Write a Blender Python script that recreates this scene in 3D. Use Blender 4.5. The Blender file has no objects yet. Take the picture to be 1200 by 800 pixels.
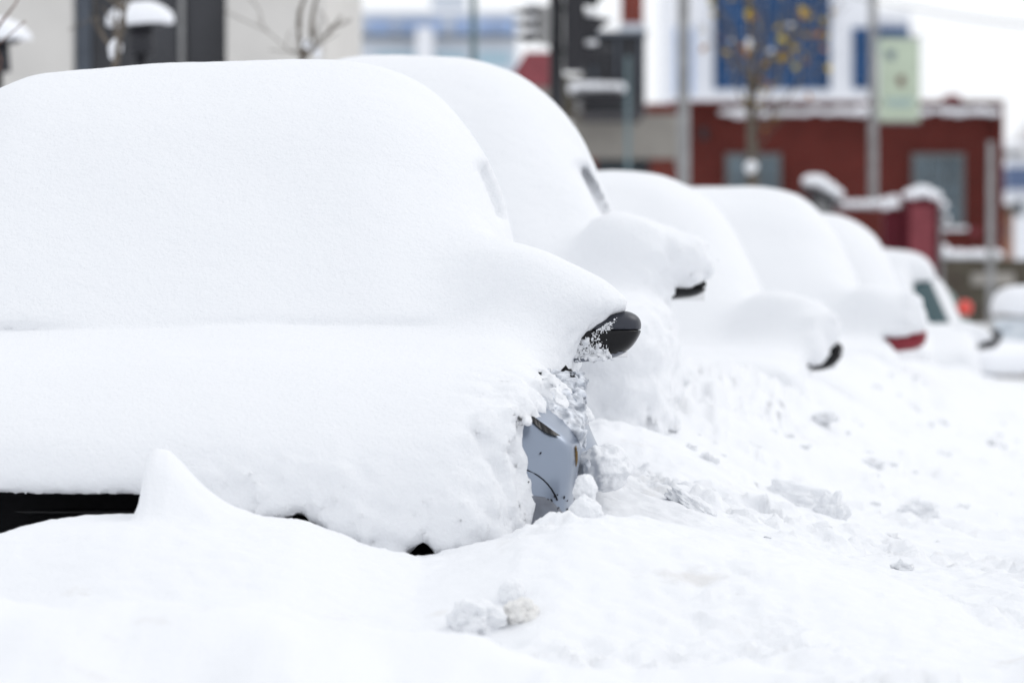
import bpy, bmesh, math, random
import numpy as np
from mathutils import Vector, Matrix
S = bpy.context.scene
C = S.collection
random.seed(7)
R = math.radians

# ------------------------------------------------------------------ camera, world, sun, exposure
F_PX = 200.0 / 36.0 * 1200.0          # focal length in photograph pixels
CAM_Z = 1.2
HOR = 370.0                           # horizon row in the photograph
cam_d = bpy.data.cameras.new('camera'); cam = bpy.data.objects.new('camera', cam_d); C.objects.link(cam)
cam_d.lens = 200; cam_d.sensor_width = 36; cam_d.clip_start = 0.5; cam_d.clip_end = 6000
cam_d.shift_y = (HOR - 400.0) / 1200.0
cam.location = (0, 0, CAM_Z); cam.rotation_euler = (R(90), 0, 0)
cam_d.dof.use_dof = True; cam_d.dof.focus_distance = 15.9; cam_d.dof.aperture_fstop = 4.1
S.camera = cam

SUN_EL, SUN_AZ = 48.0, 62.0           # azimuth clockwise from the view direction (+Y)
w = bpy.data.worlds.new('World'); S.world = w; w.use_nodes = True
nt = w.node_tree; bg = nt.nodes['Background']
sky = nt.nodes.new('ShaderNodeTexSky'); sky.sky_type = 'NISHITA'; sky.sun_disc = False
sky.sun_elevation = R(SUN_EL); sky.sun_rotation = R(SUN_AZ); sky.air_density = 1.0; sky.dust_density = 4.0
mx = nt.nodes.new('ShaderNodeMixRGB'); mx.inputs[0].default_value = 0.90     # thick cloud cover over the clear sky
mx.inputs[2].default_value = (9.85, 10.1, 10.5, 1)
nt.links.new(sky.outputs[0], mx.inputs[1]); nt.links.new(mx.outputs[0], bg.inputs[0])
bg.inputs[1].default_value = 0.112
sun_d = bpy.data.lights.new('sun', 'SUN'); sun_d.energy = 0.5; sun_d.angle = R(28); sun_d.color = (1, 0.985, 0.96)
sun = bpy.data.objects.new('sun', sun_d); C.objects.link(sun)
d = Vector((math.sin(R(SUN_AZ)) * math.cos(R(SUN_EL)), math.cos(R(SUN_AZ)) * math.cos(R(SUN_EL)), math.sin(R(SUN_EL))))
sun.rotation_euler = d.to_track_quat('Z', 'Y').to_euler()
S.view_settings.view_transform = 'Standard'; S.view_settings.look = 'None'
S.view_settings.exposure = 0.0; S.view_settings.gamma = 1.0
S.render.resolution_x = 1024; S.render.resolution_y = 682
S.render.engine = 'CYCLES'
S.cycles.max_bounces = 6; S.cycles.diffuse_bounces = 4; S.cycles.use_denoising = True

# ------------------------------------------------------------------ helpers
def at(px, py, dist):
    """where the point seen at (px, py) of the photograph stands if it is dist metres away"""
    return Vector(((px - 600.0) * dist / F_PX, dist, CAM_Z + (HOR - py) * dist / F_PX))

def tag(o, label=None, cat=None, group=None, kind=None):
    if label: o['label'] = label
    if cat: o['category'] = cat
    if group: o['group'] = group
    if kind: o['kind'] = kind
    return o

def empty(name, loc=(0, 0, 0), rz=0.0, label=None, cat=None, group=None):
    o = bpy.data.objects.new(name, None); C.objects.link(o); o.empty_display_size = 0.1
    o.location = loc; o.rotation_euler = (0, 0, rz)
    return tag(o, label, cat, group)

def link(name, me, mat, parent=None, smooth=False):
    if mat: me.materials.append(mat)
    o = bpy.data.objects.new(name, me); C.objects.link(o)
    if parent: o.parent = parent
    if smooth: me.polygons.foreach_set('use_smooth', np.ones(len(me.polygons), dtype=bool))
    return o

def raw_mesh(name, V, Q):
    me = bpy.data.meshes.new(name)
    n, m, k = len(V), len(Q), Q.shape[1]
    me.vertices.add(n); me.vertices.foreach_set('co', np.ascontiguousarray(V, dtype=np.float32).ravel())
    me.loops.add(m * k); me.loops.foreach_set('vertex_index', np.ascontiguousarray(Q, dtype=np.int32).ravel())
    me.polygons.add(m); me.polygons.foreach_set('loop_start', np.arange(0, m * k, k, dtype=np.int32))
    me.polygons.foreach_set('loop_total', np.full(m, k, dtype=np.int32))
    me.update(calc_edges=True); me.validate()
    return me

# ---- gradient noise in numpy
_rng = np.random.RandomState(11)
_perm = _rng.permutation(512).astype(np.int64)
_g = _rng.normal(size=(512, 3)); _g /= np.linalg.norm(_g, axis=1)[:, None]; _g = _g.astype(np.float32)
def perlin(x, y, z, seed=0):
    x = np.asarray(x, np.float32); y = np.asarray(y, np.float32); z = np.asarray(z, np.float32)
    x, y, z = np.broadcast_arrays(x, y, z)
    xi = np.floor(x).astype(np.int64); yi = np.floor(y).astype(np.int64); zi = np.floor(z).astype(np.int64)
    fx, fy, fz = x - xi, y - yi, z - zi
    u = fx * fx * fx * (fx * (fx * 6 - 15) + 10); v = fy * fy * fy * (fy * (fy * 6 - 15) + 10); s = fz * fz * fz * (fz * (fz * 6 - 15) + 10)
    out = 0
    for dx in (0, 1):
        wx = u if dx else 1 - u
        for dy in (0, 1):
            wy = v if dy else 1 - v
            for dz in (0, 1):
                wz = s if dz else 1 - s
                h = _perm[(_perm[(_perm[(xi + dx + seed) & 511] + yi + dy) & 511] + zi + dz) & 511]
                g = _g[h]
                out = out + wx * wy * wz * (g[..., 0] * (fx - dx) + g[..., 1] * (fy - dy) + g[..., 2] * (fz - dz))
    return out * 1.6

def fbm(x, y, z, octaves=3, seed=0, gain=0.5):
    a, t, f = 1.0, 0, 1.0
    for k in range(octaves):
        t = t + a * perlin(x * f, y * f, z * f, seed + 17 * k); a *= gain; f *= 2.03
    return t

def billow(x, y, z, octaves=3, seed=0, gain=0.5):
    """rounded clods with creases between them, 0 in the creases"""
    a, t, f = 1.0, 0, 1.0
    for k in range(octaves):
        t = t + a * np.abs(perlin(x * f, y * f, z * f, seed + 17 * k)); a *= gain; f *= 2.03
    return t

def sstep(a, b, x):
    t = np.clip((x - a) / (b - a), 0, 1); return t * t * (3 - 2 * t)
def smax(a, b, k):
    h = np.maximum(k - np.abs(a - b), 0) / k; return np.maximum(a, b) + h * h * k * 0.25
def smin(a, b, k): return -smax(-a, -b, k)
def plane(u, v, p, q):
    """half plane through p and q, positive on the left of p->q"""
    dx, dy = q[0] - p[0], q[1] - p[1]; l = math.hypot(dx, dy)
    return (-(dy / l) * (u - p[0]) + (dx / l) * (v - p[1]))

def surface_net(fn, lo, hi, h, noise=None, band=0.12):
    nx, ny, nz = [max(4, int(math.ceil((hi[i] - lo[i]) / h)) + 1) for i in range(3)]
    xs = (lo[0] + h * np.arange(nx)).astype(np.float32); ys = (lo[1] + h * np.arange(ny)).astype(np.float32); zs = (lo[2] + h * np.arange(nz)).astype(np.float32)
    f = np.empty((nx, ny, nz), np.float32)
    for a in range(0, ny, 64):
        b = min(ny, a + 64)
        f[:, a:b] = np.asarray(fn(xs[:, None, None], ys[None, a:b, None], zs[None, None, :]), np.float32)
    if noise is not None:
        m = np.abs(f) < band
        I, J, K = np.nonzero(m)
        f[I, J, K] += noise(xs[I], ys[J], zs[K]).astype(np.float32)
    f[0] = np.maximum(f[0], 1e-3); f[-1] = np.maximum(f[-1], 1e-3)
    f[:, 0] = np.maximum(f[:, 0], 1e-3); f[:, -1] = np.maximum(f[:, -1], 1e-3)
    f[:, :, 0] = np.maximum(f[:, :, 0], 1e-3); f[:, :, -1] = np.maximum(f[:, :, -1], 1e-3)
    s = f < 0
    cnt = np.zeros((nx - 1, ny - 1, nz - 1), np.int8)
    for dx in (0, 1):
        for dy in (0, 1):
            for dz in (0, 1):
                cnt += s[dx:nx - 1 + dx, dy:ny - 1 + dy, dz:nz - 1 + dz]
    I, J, K = np.nonzero((cnt > 0) & (cnt < 8))
    idx = np.full(cnt.shape, -1, np.int32); idx[I, J, K] = np.arange(len(I))
    cor = [(a, b, c) for a in (0, 1) for b in (0, 1) for c in (0, 1)]
    val = {c: f[I + c[0], J + c[1], K + c[2]] for c in cor}
    P = np.zeros((len(I), 3), np.float32); n = np.zeros(len(I), np.float32)
    for c in cor:
        for ax in range(3):
            if c[ax]: continue
            e = list(c); e[ax] = 1; e = tuple(e)
            v0, v1 = val[c], val[e]; m = (v0 < 0) != (v1 < 0)
            t = np.where(m, v0 / np.where(m, v0 - v1, 1), 0)
            for i in range(3):
                P[:, i] += np.where(m, c[i] + (t if i == ax else 0), 0)
            n += m
    P = P / n[:, None] + np.stack([I, J, K], 1)
    V = np.stack([lo[0] + h * P[:, 0], lo[1] + h * P[:, 1], lo[2] + h * P[:, 2]], 1)
    Q = []
    for ax in range(3):
        sl0 = [slice(1, -1)] * 3; sl1 = [slice(1, -1)] * 3
        sl0[ax] = slice(0, -1); sl1[ax] = slice(1, None)
        a, b = s[tuple(sl0)], s[tuple(sl1)]
        E = np.nonzero(a != b); sg = a[E]
        o = [E[0], E[1], E[2]]
        for i in range(3):
            if i != ax: o[i] = o[i] + 1
        u, v = (ax + 1) % 3, (ax + 2) % 3
        def cell(du, dv):
            q = [o[0].copy(), o[1].copy(), o[2].copy()]; q[u] -= du; q[v] -= dv
            return idx[q[0], q[1], q[2]]
        q = np.stack([cell(1, 1), cell(0, 1), cell(0, 0), cell(1, 0)], 1)
        q[~sg] = q[~sg][:, ::-1]
        Q.append(q)
    Q = np.concatenate(Q)
    Q = Q[(Q >= 0).all(1)]
    return V, Q

def sdf_part(name, fn, lo, hi, h, mat, parent, noise=None, band=0.12, post=None):
    V, Q = surface_net(fn, lo, hi, h, noise, band)
    if post is not None: V = post(V)
    return link(name, raw_mesh(name, V, Q), mat, parent, smooth=True)

class MB:
    """collects boxes, tubes, cylinders and balls, then links them as one mesh"""
    def __init__(s): s.bm = bmesh.new()
    def box(s, c, size, rot=None, bevel=0.0):
        m = Matrix.Translation(Vector(c)) @ (rot if rot else Matrix.Identity(4)) @ Matrix.Diagonal((size[0], size[1], size[2], 1))
        r = bmesh.ops.create_cube(s.bm, size=1, matrix=m)
        if bevel:
            es = list({e for v in r['verts'] for e in v.link_edges})
            bmesh.ops.bevel(s.bm, geom=es, offset=bevel, segments=2, affect='EDGES', profile=0.6)
        return s
    def span(s, lo, hi, bevel=0.0):
        return s.box([(a + b) / 2 for a, b in zip(lo, hi)], [abs(b - a) for a, b in zip(lo, hi)], bevel=bevel)
    def tube(s, pts, rad, seg=8, cap=True):
        pts = [Vector(p) for p in pts]
        if not hasattr(rad, '__len__'): rad = [rad] * len(pts)
        rings = []; up = Vector((0.13, 0.21, 0.97)).normalized()
        for i, p in enumerate(pts):
            t = (pts[min(i + 1, len(pts) - 1)] - pts[max(i - 1, 0)]).normalized()
            a = t.cross(up)
            if a.length < 0.05: a = t.cross(Vector((1, 0, 0)))
            a.normalize(); b = t.cross(a)
            rings.append([s.bm.verts.new(p + (a * math.cos(2 * math.pi * k / seg) + b * math.sin(2 * math.pi * k / seg)) * rad[i]) for k in range(seg)])
        for r0, r1 in zip(rings, rings[1:]):
            for k in range(seg):
                f = s.bm.faces.new((r0[k], r0[(k + 1) % seg], r1[(k + 1) % seg], r1[k])); f.smooth = True
        if cap:
            s.bm.faces.new(rings[0][::-1]); s.bm.faces.new(rings[-1])
        return s
    def ball(s, c, r, sub=2, lump=0.0, rot=None, seed=0):
        m = Matrix.Translation(Vector(c)) @ (rot if rot else Matrix.Identity(4))
        q = bmesh.ops.create_icosphere(s.bm, subdivisions=sub, radius=1.0)
        vs = q['verts']; co = np.array([v.co[:] for v in vs])
        k = 1 + (lump * fbm(co[:, 0] * 1.7 + seed, co[:, 1] * 1.7, co[:, 2] * 1.7, 3) if lump else np.zeros(len(vs)))
        for v, kk in zip(vs, k):
            v.co = m @ Vector((v.co.x * r[0] * kk, v.co.y * r[1] * kk, v.co.z * r[2] * kk))
        for f in {f for v in vs for f in v.link_faces}: f.smooth = True
        return s
    def prism(s, outline, y0, y1):
        """outline in (x, z), extruded in depth"""
        a = [s.bm.verts.new((x, y0, z)) for x, z in outline]; b = [s.bm.verts.new((x, y1, z)) for x, z in outline]
        s.bm.faces.new(a); s.bm.faces.new(b[::-1])
        n = len(a)
        for k in range(n): s.bm.faces.new((a[k], b[k], b[(k + 1) % n], a[(k + 1) % n]))
        return s
    def build(s, name, mat, parent=None):
        bmesh.ops.recalc_face_normals(s.bm, faces=s.bm.faces)
        me = bpy.data.meshes.new(name); s.bm.to_mesh(me); s.bm.free()
        return link(name, me, mat, parent)

# ------------------------------------------------------------------ materials
def mat(name, col, rough=0.6, metal=0.0, var=0.0, scale=6.0, bump=0.0, bscale=40.0, coat=0.0, spec=0.25, col2=None):
    m = bpy.data.materials.new(name); m.use_nodes = True
    n = m.node_tree.nodes; l = m.node_tree.links; p = n['Principled BSDF']
    p.inputs['Roughness'].default_value = rough; p.inputs['Metallic'].default_value = metal
    p.inputs['Coat Weight'].default_value = coat; p.inputs['Specular IOR Level'].default_value = spec
    tc = n.new('ShaderNodeTexCoord')
    no = n.new('ShaderNodeTexNoise'); no.inputs['Scale'].default_value = scale; no.inputs['Detail'].default_value = 5
    l.new(tc.outputs['Object'], no.inputs['Vector'])
    rp = n.new('ShaderNodeValToRGB')
    a = col2 if col2 else tuple(c * (1 - var) for c in col); b = col if col2 else tuple(min(1, c * (1 + var)) for c in col)
    rp.color_ramp.elements[0].position = 0.35; rp.color_ramp.elements[0].color = (*a, 1)
    rp.color_ramp.elements[1].position = 0.65; rp.color_ramp.elements[1].color = (*b, 1)
    l.new(no.outputs['Fac'], rp.inputs[0]); l.new(rp.outputs[0], p.inputs['Base Color'])
    if bump:
        n2 = n.new('ShaderNodeTexNoise'); n2.inputs['Scale'].default_value = bscale; n2.inputs['Detail'].default_value = 6
        l.new(tc.outputs['Object'], n2.inputs['Vector'])
        bp = n.new('ShaderNodeBump'); bp.inputs['Strength'].default_value = bump; bp.inputs['Distance'].default_value = 0.02
        l.new(n2.outputs['Fac'], bp.inputs['Height']); l.new(bp.outputs[0], p.inputs['Normal'])
    return m

def snow_mat(name, dirt=0.0, grain=0.75, base=(0.82, 0.83, 0.85)):
    m = bpy.data.materials.new(name); m.use_nodes = True
    n = m.node_tree.nodes; l = m.node_tree.links; p = n['Principled BSDF']
    p.inputs['Roughness'].default_value = 0.75; p.inputs['Specular IOR Level'].default_value = 0.25
    tc = n.new('ShaderNodeTexCoord')
    g1 = n.new('ShaderNodeTexNoise'); g1.inputs['Scale'].default_value = 80; g1.inputs['Detail'].default_value = 4; g1.inputs['Roughness'].default_value = 0.6
    g2 = n.new('ShaderNodeTexNoise'); g2.inputs['Scale'].default_value = 14; g2.inputs['Detail'].default_value = 5; g2.inputs['Roughness'].default_value = 0.55
    for g in (g1, g2): l.new(tc.outputs['Object'], g.inputs['Vector'])
    b1 = n.new('ShaderNodeBump'); b1.inputs['Strength'].default_value = grain; b1.inputs['Distance'].default_value = 0.006
    b2 = n.new('ShaderNodeBump'); b2.inputs['Strength'].default_value = 0.35; b2.inputs['Distance'].default_value = 0.012
    l.new(g1.outputs['Fac'], b1.inputs['Height']); l.new(g2.outputs['Fac'], b2.inputs['Height'])
    l.new(b2.outputs[0], b1.inputs['Normal']); l.new(b1.outputs[0], p.inputs['Normal'])
    if dirt:
        d1 = n.new('ShaderNodeTexNoise'); d1.inputs['Scale'].default_value = 3.3; d1.inputs['Detail'].default_value = 7; d1.inputs['Roughness'].default_value = 0.72
        l.new(tc.outputs['Object'], d1.inputs['Vector'])
        rp = n.new('ShaderNodeValToRGB'); e = rp.color_ramp.elements
        e[0].position = 0.60; e[0].color = (*base, 1)
        e[1].position = 0.78; e[1].color = tuple(b * (1 - dirt) + q * dirt for b, q in zip(base, (0.42, 0.36, 0.28))) + (1,)
        l.new(d1.outputs['Fac'], rp.inputs[0]); l.new(rp.outputs[0], p.inputs['Base Color'])
    else:
        p.inputs['Base Color'].default_value = (*base, 1)
    return m

M = {}
M['snow'] = snow_mat('fresh_snow')
M['ground'] = snow_mat('trodden_snow', dirt=0.30, grain=0.45)
M['clod'] = snow_mat('ploughed_clod', dirt=0.25, grain=0.6)
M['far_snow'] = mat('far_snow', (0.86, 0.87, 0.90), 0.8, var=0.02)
M['silver'] = mat('silver_paint', (0.26, 0.30, 0.37), 0.36, 0.75, coat=0.2, var=0.03)
M['dirty_bumper'] = mat('dirty_bumper', (0.20, 0.215, 0.25), 0.5, 0.2, col2=(0.15, 0.16, 0.185), scale=22, bump=0.1)
M['blackp'] = mat('black_plastic', (0.006, 0.006, 0.007), 0.7, var=0.3, spec=0.08)
M['gloss'] = mat('gloss_black', (0.004, 0.004, 0.005), 0.25, spec=0.25)
M['navy'] = mat('dark_paint', (0.03, 0.033, 0.045), 0.35, 0.2, spec=0.45)
M['strip'] = mat('grey_trim', (0.16, 0.17, 0.20), 0.35, 0.3)
M['amber'] = mat('amber_lens', (0.16, 0.10, 0.035), 0.3)
M['glass'] = mat('dark_glass', (0.015, 0.02, 0.03), 0.06, coat=0.5)
M['mirror_glass'] = mat('mirror_glass', (0.7, 0.7, 0.72), 0.05, 1.0)
M['lamp_lens'] = mat('lamp_lens', (0.35, 0.38, 0.42), 0.12, 0.5, coat=0.8)
M['rubber'] = mat('rubber', (0.02, 0.02, 0.02), 0.85)
M['rim'] = mat('wheel_rim', (0.3, 0.31, 0.33), 0.35, 0.8)
M['ice'] = mat('grey_ice', (0.72, 0.75, 0.80), 0.3, col2=(0.30, 0.32, 0.36), scale=40, spec=0.5)
M['redp'] = mat('red_paint', (0.22, 0.006, 0.018), 0.3, coat=0.5)
M['whitep'] = mat('white_paint', (0.72, 0.73, 0.75), 0.35, coat=0.4)
M['greenp'] = mat('green_paint', (0.01, 0.10, 0.07), 0.35, coat=0.4)
M['beigep'] = mat('beige_paint', (0.42, 0.40, 0.37), 0.4, 0.3, coat=0.3)

# ------------------------------------------------------------------ the ground: one sheet of snow
def car_side(y):   # world x of the street side of the parked row
    return np.interp(y, [0, 14.4, 16, 21, 26.5, 32, 37.5, 43, 60, 400], [0.0, 0.13, 0.17, 0.46, 1.30, 2.10, 2.88, 3.58, 5.9, 52.0])

def ground_z(x, y):
    t = x - car_side(y)
    road = 0.40 + 0.05 * sstep(12, 9, y)
    amp = np.interp(y, [14.5, 17, 19.0, 21, 24, 33, 38, 44, 60], [0.27, 0.33, 0.45, 0.48, 0.55, 0.54, 0.43, 0.30, 0.1])
    wob = 0.10 * perlin(y * 0.9, 0 * y, 0 * y + 2, 6) + 0.06 * perlin(y * 2.9, 0 * y, x * 0.5, 16)
    bank = (amp + wob * sstep(17, 20, y)) * np.exp(-(np.maximum(t + 0.05, 0) / 0.80) ** 1.6)
    bank = bank * sstep(14.7, 16.2, y)
    z = road + bank
    # the pile pushed up against the nearest car's nose
    prof = np.interp(x, [-2.6, -1.305, -1.2, -1.07, -.933, -.73, -.536, -.386, -.225, -.086, .02, .17, .35, .6, 1.4],
                        [.62, .650, .663, .680, .695, .690, .680, .62, .585, .62, .655, .665, .655, .60, .42])
    k = sstep(12.9, 14.1, y) * sstep(15.2, 14.5, y)
    z = np.maximum(z, 0.40 + (prof - 0.40) * k)
    # a blurred lower ridge in front of it
    rid = np.interp(x, [-1.4, -1.08, -0.7, -0.3, 0.1, 0.6, 1.2], [0.66, 0.645, 0.615, 0.57, 0.52, 0.47, 0.45])
    k2 = np.exp(-((y - 12.0) / 0.55) ** 2)
    z = z + np.maximum(rid - 0.44, 0) * k2
    # a low hump where the valley would otherwise show empty
    z = z + 0.05 * np.exp(-((y - 12.9) / 0.5) ** 2) * sstep(0.2, -0.4, x)
    # the upright fin of snow before the grille
    fx = x + 0.885; fy = (y - 14.28) / 0.22
    left = sstep(-0.055, -0.02, fx)
    right = np.where(fx < 0, 1.0, np.exp(-(np.maximum(fx - 0.02, 0) / 0.13) ** 1.25))
    z = z + 0.172 * left * right * np.exp(-fy * fy * fy * fy) * (fx < 0.6)
    return z

def ground_sheet():
    def grade(a, b, step, end, grow):
        v = list(np.arange(a, b, step)); s = step
        while v[-1] < end: s *= grow; v.append(v[-1] + s)
        return np.array(v)
    ys = grade(13.0, 17.0, 0.012, 3500, 1.022)
    lo = grade(0, 0.02, 0.02, 60, 1.06); ys = np.concatenate([(13.0 - lo[1:])[::-1], ys])
    xr = grade(0, 1.1, 0.012, 2500, 1.024); xl = grade(0, 1.6, 0.016, 2500, 1.05)
    xs = np.concatenate([-xl[1:][::-1], xr])
    X, Y = np.meshgrid(xs.astype(np.float64), ys.astype(np.float64), indexing='ij')
    Z = ground_z(X, Y)
    t = X - car_side(Y)
    near = sstep(70, 30, Y) * sstep(-4, -2, X)
    rough = (sstep(-0.15, 0.12, X) * 0.75 + 0.25) * near * sstep(3.5, 1.5, np.abs(t))          # clods lie along the row, the left pile is smoother
    nl = fbm(X * 0.9, Y * 0.55, 0 * X, 3, 5) * 0.045 * near
    shelf = np.minimum(np.clip(perlin(X * 2.2, Y * 0.9, 0 * X + 3, 9), -0.25, 1), 0.35) * (0.05 + 0.05 * 1.2 * sstep(13.6, 12.8, Y)) * near
    cl = (billow(X * 5.5, Y * 3.4, 0 * X, 4, 31, 0.6) - 0.42) * 0.048
    st = perlin(X * 9, Y * 5, 0 * X, 41); cl = cl + 0.012 * sstep(0.05, 0.12, st) * sstep(0.6, 0.2, st)
    clump_mask = sstep(-0.1, 0.35, perlin(X * 1.6, Y * 0.8, 0 * X + 7, 77))
    nl = nl + fbm(X * 2.6, Y * 1.3, 0 * X + 9, 3, 57) * 0.045 * sstep(13.9, 12.9, Y) * near
    cf = fbm(X * 26, Y * 22, 0 * X, 2, 3) * 0.0035 * near
    Z = Z + nl * (0.45 + 0.55 * (rough > 0.2)) + shelf * 0.6 + cl * rough * (0.25 + clump_mask) + cf
    nx, ny = X.shape
    V = np.stack([X.ravel(), Y.ravel(), Z.ravel()], 1)
    i, j = np.meshgrid(np.arange(nx - 1), np.arange(ny - 1), indexing='ij')
    a = (i * ny + j).ravel()
    Q = np.stack([a, a + ny, a + ny + 1, a + 1], 1)
    o = link('snowy_ground', raw_mesh('snowy_ground', V, Q), M['ground'], smooth=True)
    tag(o, kind='structure')
    def g(x, y):
        i = np.clip(np.searchsorted(xs, x), 1, nx - 1); j = np.clip(np.searchsorted(ys, y), 1, ny - 1)
        return float(Z[i, j])
    return g
ground_top = ground_sheet()
def ground_hit(px, py, d0=11.5, d1=60):
    for dd in np.arange(d0, d1, 0.02):
        q = at(px, py, dd)
        if q.z <= ground_top(q.x, q.y): return q
    return at(px, py, d1)

# ------------------------------------------------------------------ cars
def cabin_fn(x, y, z, p, g=0.0, k=0.12):
    """greenhouse, grown by g"""
    W, zh, zr, yw, yr, rt = p['W'], p['zh'], p['zr'], p['yw'], p['yr'], p['rt']
    f = z - (zr - 0.05 * (x / 0.7) ** 2)
    f = smax(f, plane(y, z, (yw, zh), (yr, zr)), k)
    f = smax(f, -plane(y, z, (p['yb'] + 0.25, zh), (p['yb'] - 0.25, zr)), k)
    f = smax(f, -plane(np.abs(x), z, (W - 0.03, zh), (rt, zr)), k)
    f = np.maximum(f, (zh - 0.25) - z)
    return f - g

def lower_fn(x, y, z, p, g=0.0):
    if 'crest' in p:
        W, zh, yf, yb = p['W'], p['zh'], p['yf'], p['yb']; ax = np.abs(x)
        f = z - (zh + 0.02 - 0.10 * np.clip((-0.3 - y), 0, 1.0))
        f = smax(f, (yf + 0.05 * (x / W) ** 2 + 0.9 * (z - 0.70) ** 2 * (z > 0.70)) - y, 0.10)
        f = smax(f, ax - (W - 0.17 * np.clip(0.85 - z, 0, 0.4)), 0.03)
        f = smax(f, (ax - W) * 0.80 + (yf - y) * 0.6 + 0.055, 0.10)
        f = smax(f, (z - (0.948 - 0.79 * (ax - 0.861) + 0.33 * np.clip(y + 1.10, 0, 2))) * 0.78, 0.025)
        f = smax(f, y - yb, 0.15); f = smax(f, 0.24 - z, 0.08)
        for yc in (yf + 0.95, yb - 0.85):
            f = np.maximum(f, -np.maximum(np.sqrt((y - yc) ** 2 + (z - 0.33) ** 2) - 0.40, (W - 0.26) - ax))
        return f - g
    W, zh, zf, yw, yf, yb = p['W'], p['zh'], p['zf'], p['yw'], p['yf'], p['yb']
    H = np.where(y < yw, zf + (zh - zf) * np.sqrt(np.clip((y - yf) / (yw - yf), 0, 1)) ** 0.8, zh)
    f = z - H
    f = smax(f, (yf + 0.10 * (x / W) ** 2 - 0.10 * np.clip(0.75 - z, -0.2, 0.3)) - y, 0.14)
    f = smax(f, np.abs(x) - (W - 0.10 * np.clip(z - 0.65, 0, 1) ** 1.5), 0.10)
    c = (np.abs(x) - W) * 0.62 + (yf - y) * 0.78 + 0.115      # chamfered plan corners
    f = smax(f, c, 0.14)
    f = smax(f, y - yb, 0.15)
    f = smax(f, 0.24 - z, 0.08)
    for yc in (p['yf'] + 0.82, p['yb'] - 0.85):
        f = np.maximum(f, -np.maximum(np.sqrt((y - yc) ** 2 + (z - 0.33) ** 2) - 0.37, (W - 0.26) - np.abs(x)))
    return f - g

def front_y(fn, x, z, lo=-2.6, hi=1.0):
    y = np.linspace(lo, hi, 1500); f = fn(np.float64(x), y, np.float64(z))
    i = np.argmax(f < 0); return float(y[i])

def wheel(parent, p, sx, yc):
    t = MB(); seg = 28
    x0 = sx * (p['W'] - 0.12)
    prof = [(0.24, -0.09), (0.31, -0.10), (0.33, -0.07), (0.335, 0), (0.33, 0.07), (0.31, 0.10), (0.24, 0.09)]
    rings = []
    for r, u in prof:
        rings.append([t.bm.verts.new((x0 + u, yc + r * math.cos(2 * math.pi * k / seg), 0.335 + r * math.sin(2 * math.pi * k / seg))) for k in range(seg)])
    for a, b in zip(rings, rings[1:] + rings[:1]):
        for k in range(seg):
            f = t.bm.faces.new((a[k], a[(k + 1) % seg], b[(k + 1) % seg], b[k])); f.smooth = True
    tyre = t.build('tyre', M['rubber'])
    w_ = MB(); w_.tube([(x0 - 0.06, yc, 0.335), (x0 + 0.06, yc, 0.335)], 0.09, 16)
    for k in range(5):
        a = 2 * math.pi * k / 5
        w_.box((x0 + sx * 0.05, yc + 0.14 * math.cos(a), 0.335 + 0.14 * math.sin(a)), (0.03, 0.19, 0.055), Matrix.Rotation(a, 4, 'X'))
    wo = w_.build('wheel', M['rim'], parent); tyre.parent = wo
    return wo

def mirror(parent, p, sx, mt, h=0.012, top=None):
    """housing of a door mirror: shell above, cap below, glass behind"""
    tip, zt, zb = p['tip'], p['mzt'], p['mzb']; zs = zb + (zt - zb) * 0.64
    x_in = p.get('x_in', p['W'] - 0.08); my = p.get('my', 0.0)
    bs = p.get('mslope', 0.10)
    bot = lambda x, z: (zb + bs * (x - x_in)) - z
    def fn(x, y, z, g=0.0):
        x = x * sx
        f = z - zt
        f = smax(f, x - tip, 0.07)
        f = smax(f, plane(x, z, (tip + 0.004, zb + 0.085), (tip - 0.070, zb + 0.018)), 0.05)
        f = smax(f, bot(x, z), 0.03)
        f = smax(f, np.abs(y - my) - 0.075, 0.07)
        f = smax(f, x_in - x, 0.02)
        return f - g
    lo = (min(sx * x_in, sx * tip) - 0.03, my - 0.12, zb - 0.03); hi = (max(sx * x_in, sx * tip) + 0.03, my + 0.12, zt + 0.03)
    m = sdf_part('door_mirror', lambda x, y, z: np.maximum(fn(x, y, z, 0.0015), z - zs), lo, hi, h, mt[1], parent)
    sdf_part('mirror_shell', lambda x, y, z: np.maximum(fn(x, y, z), (zs - 0.0005) - z), lo, hi, h, mt[0], m)
    g = MB(); g.box((sx * (tip - 0.13), my + 0.077, (zt + zb) / 2), (0.17, 0.006, (zt - zb) * 0.75), bevel=0.002)
    g.build('mirror_glass', M['mirror_glass'], m)
    s_ = MB(); s_.span((sx * (x_in) - 0.02, -0.03, zb + 0.03), (sx * x_in + 0.05, 0.03, zb + 0.08)); s_.build('mirror_arm', M['blackp'], m)
    if mt[2]:
        sdf_part('trim_strip', lambda x, y, z: np.maximum(fn(x, y, z, 0.003), -(bot(x * sx, z) + 0.016)), lo, hi, h, M['strip'], m)
    return m

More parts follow.
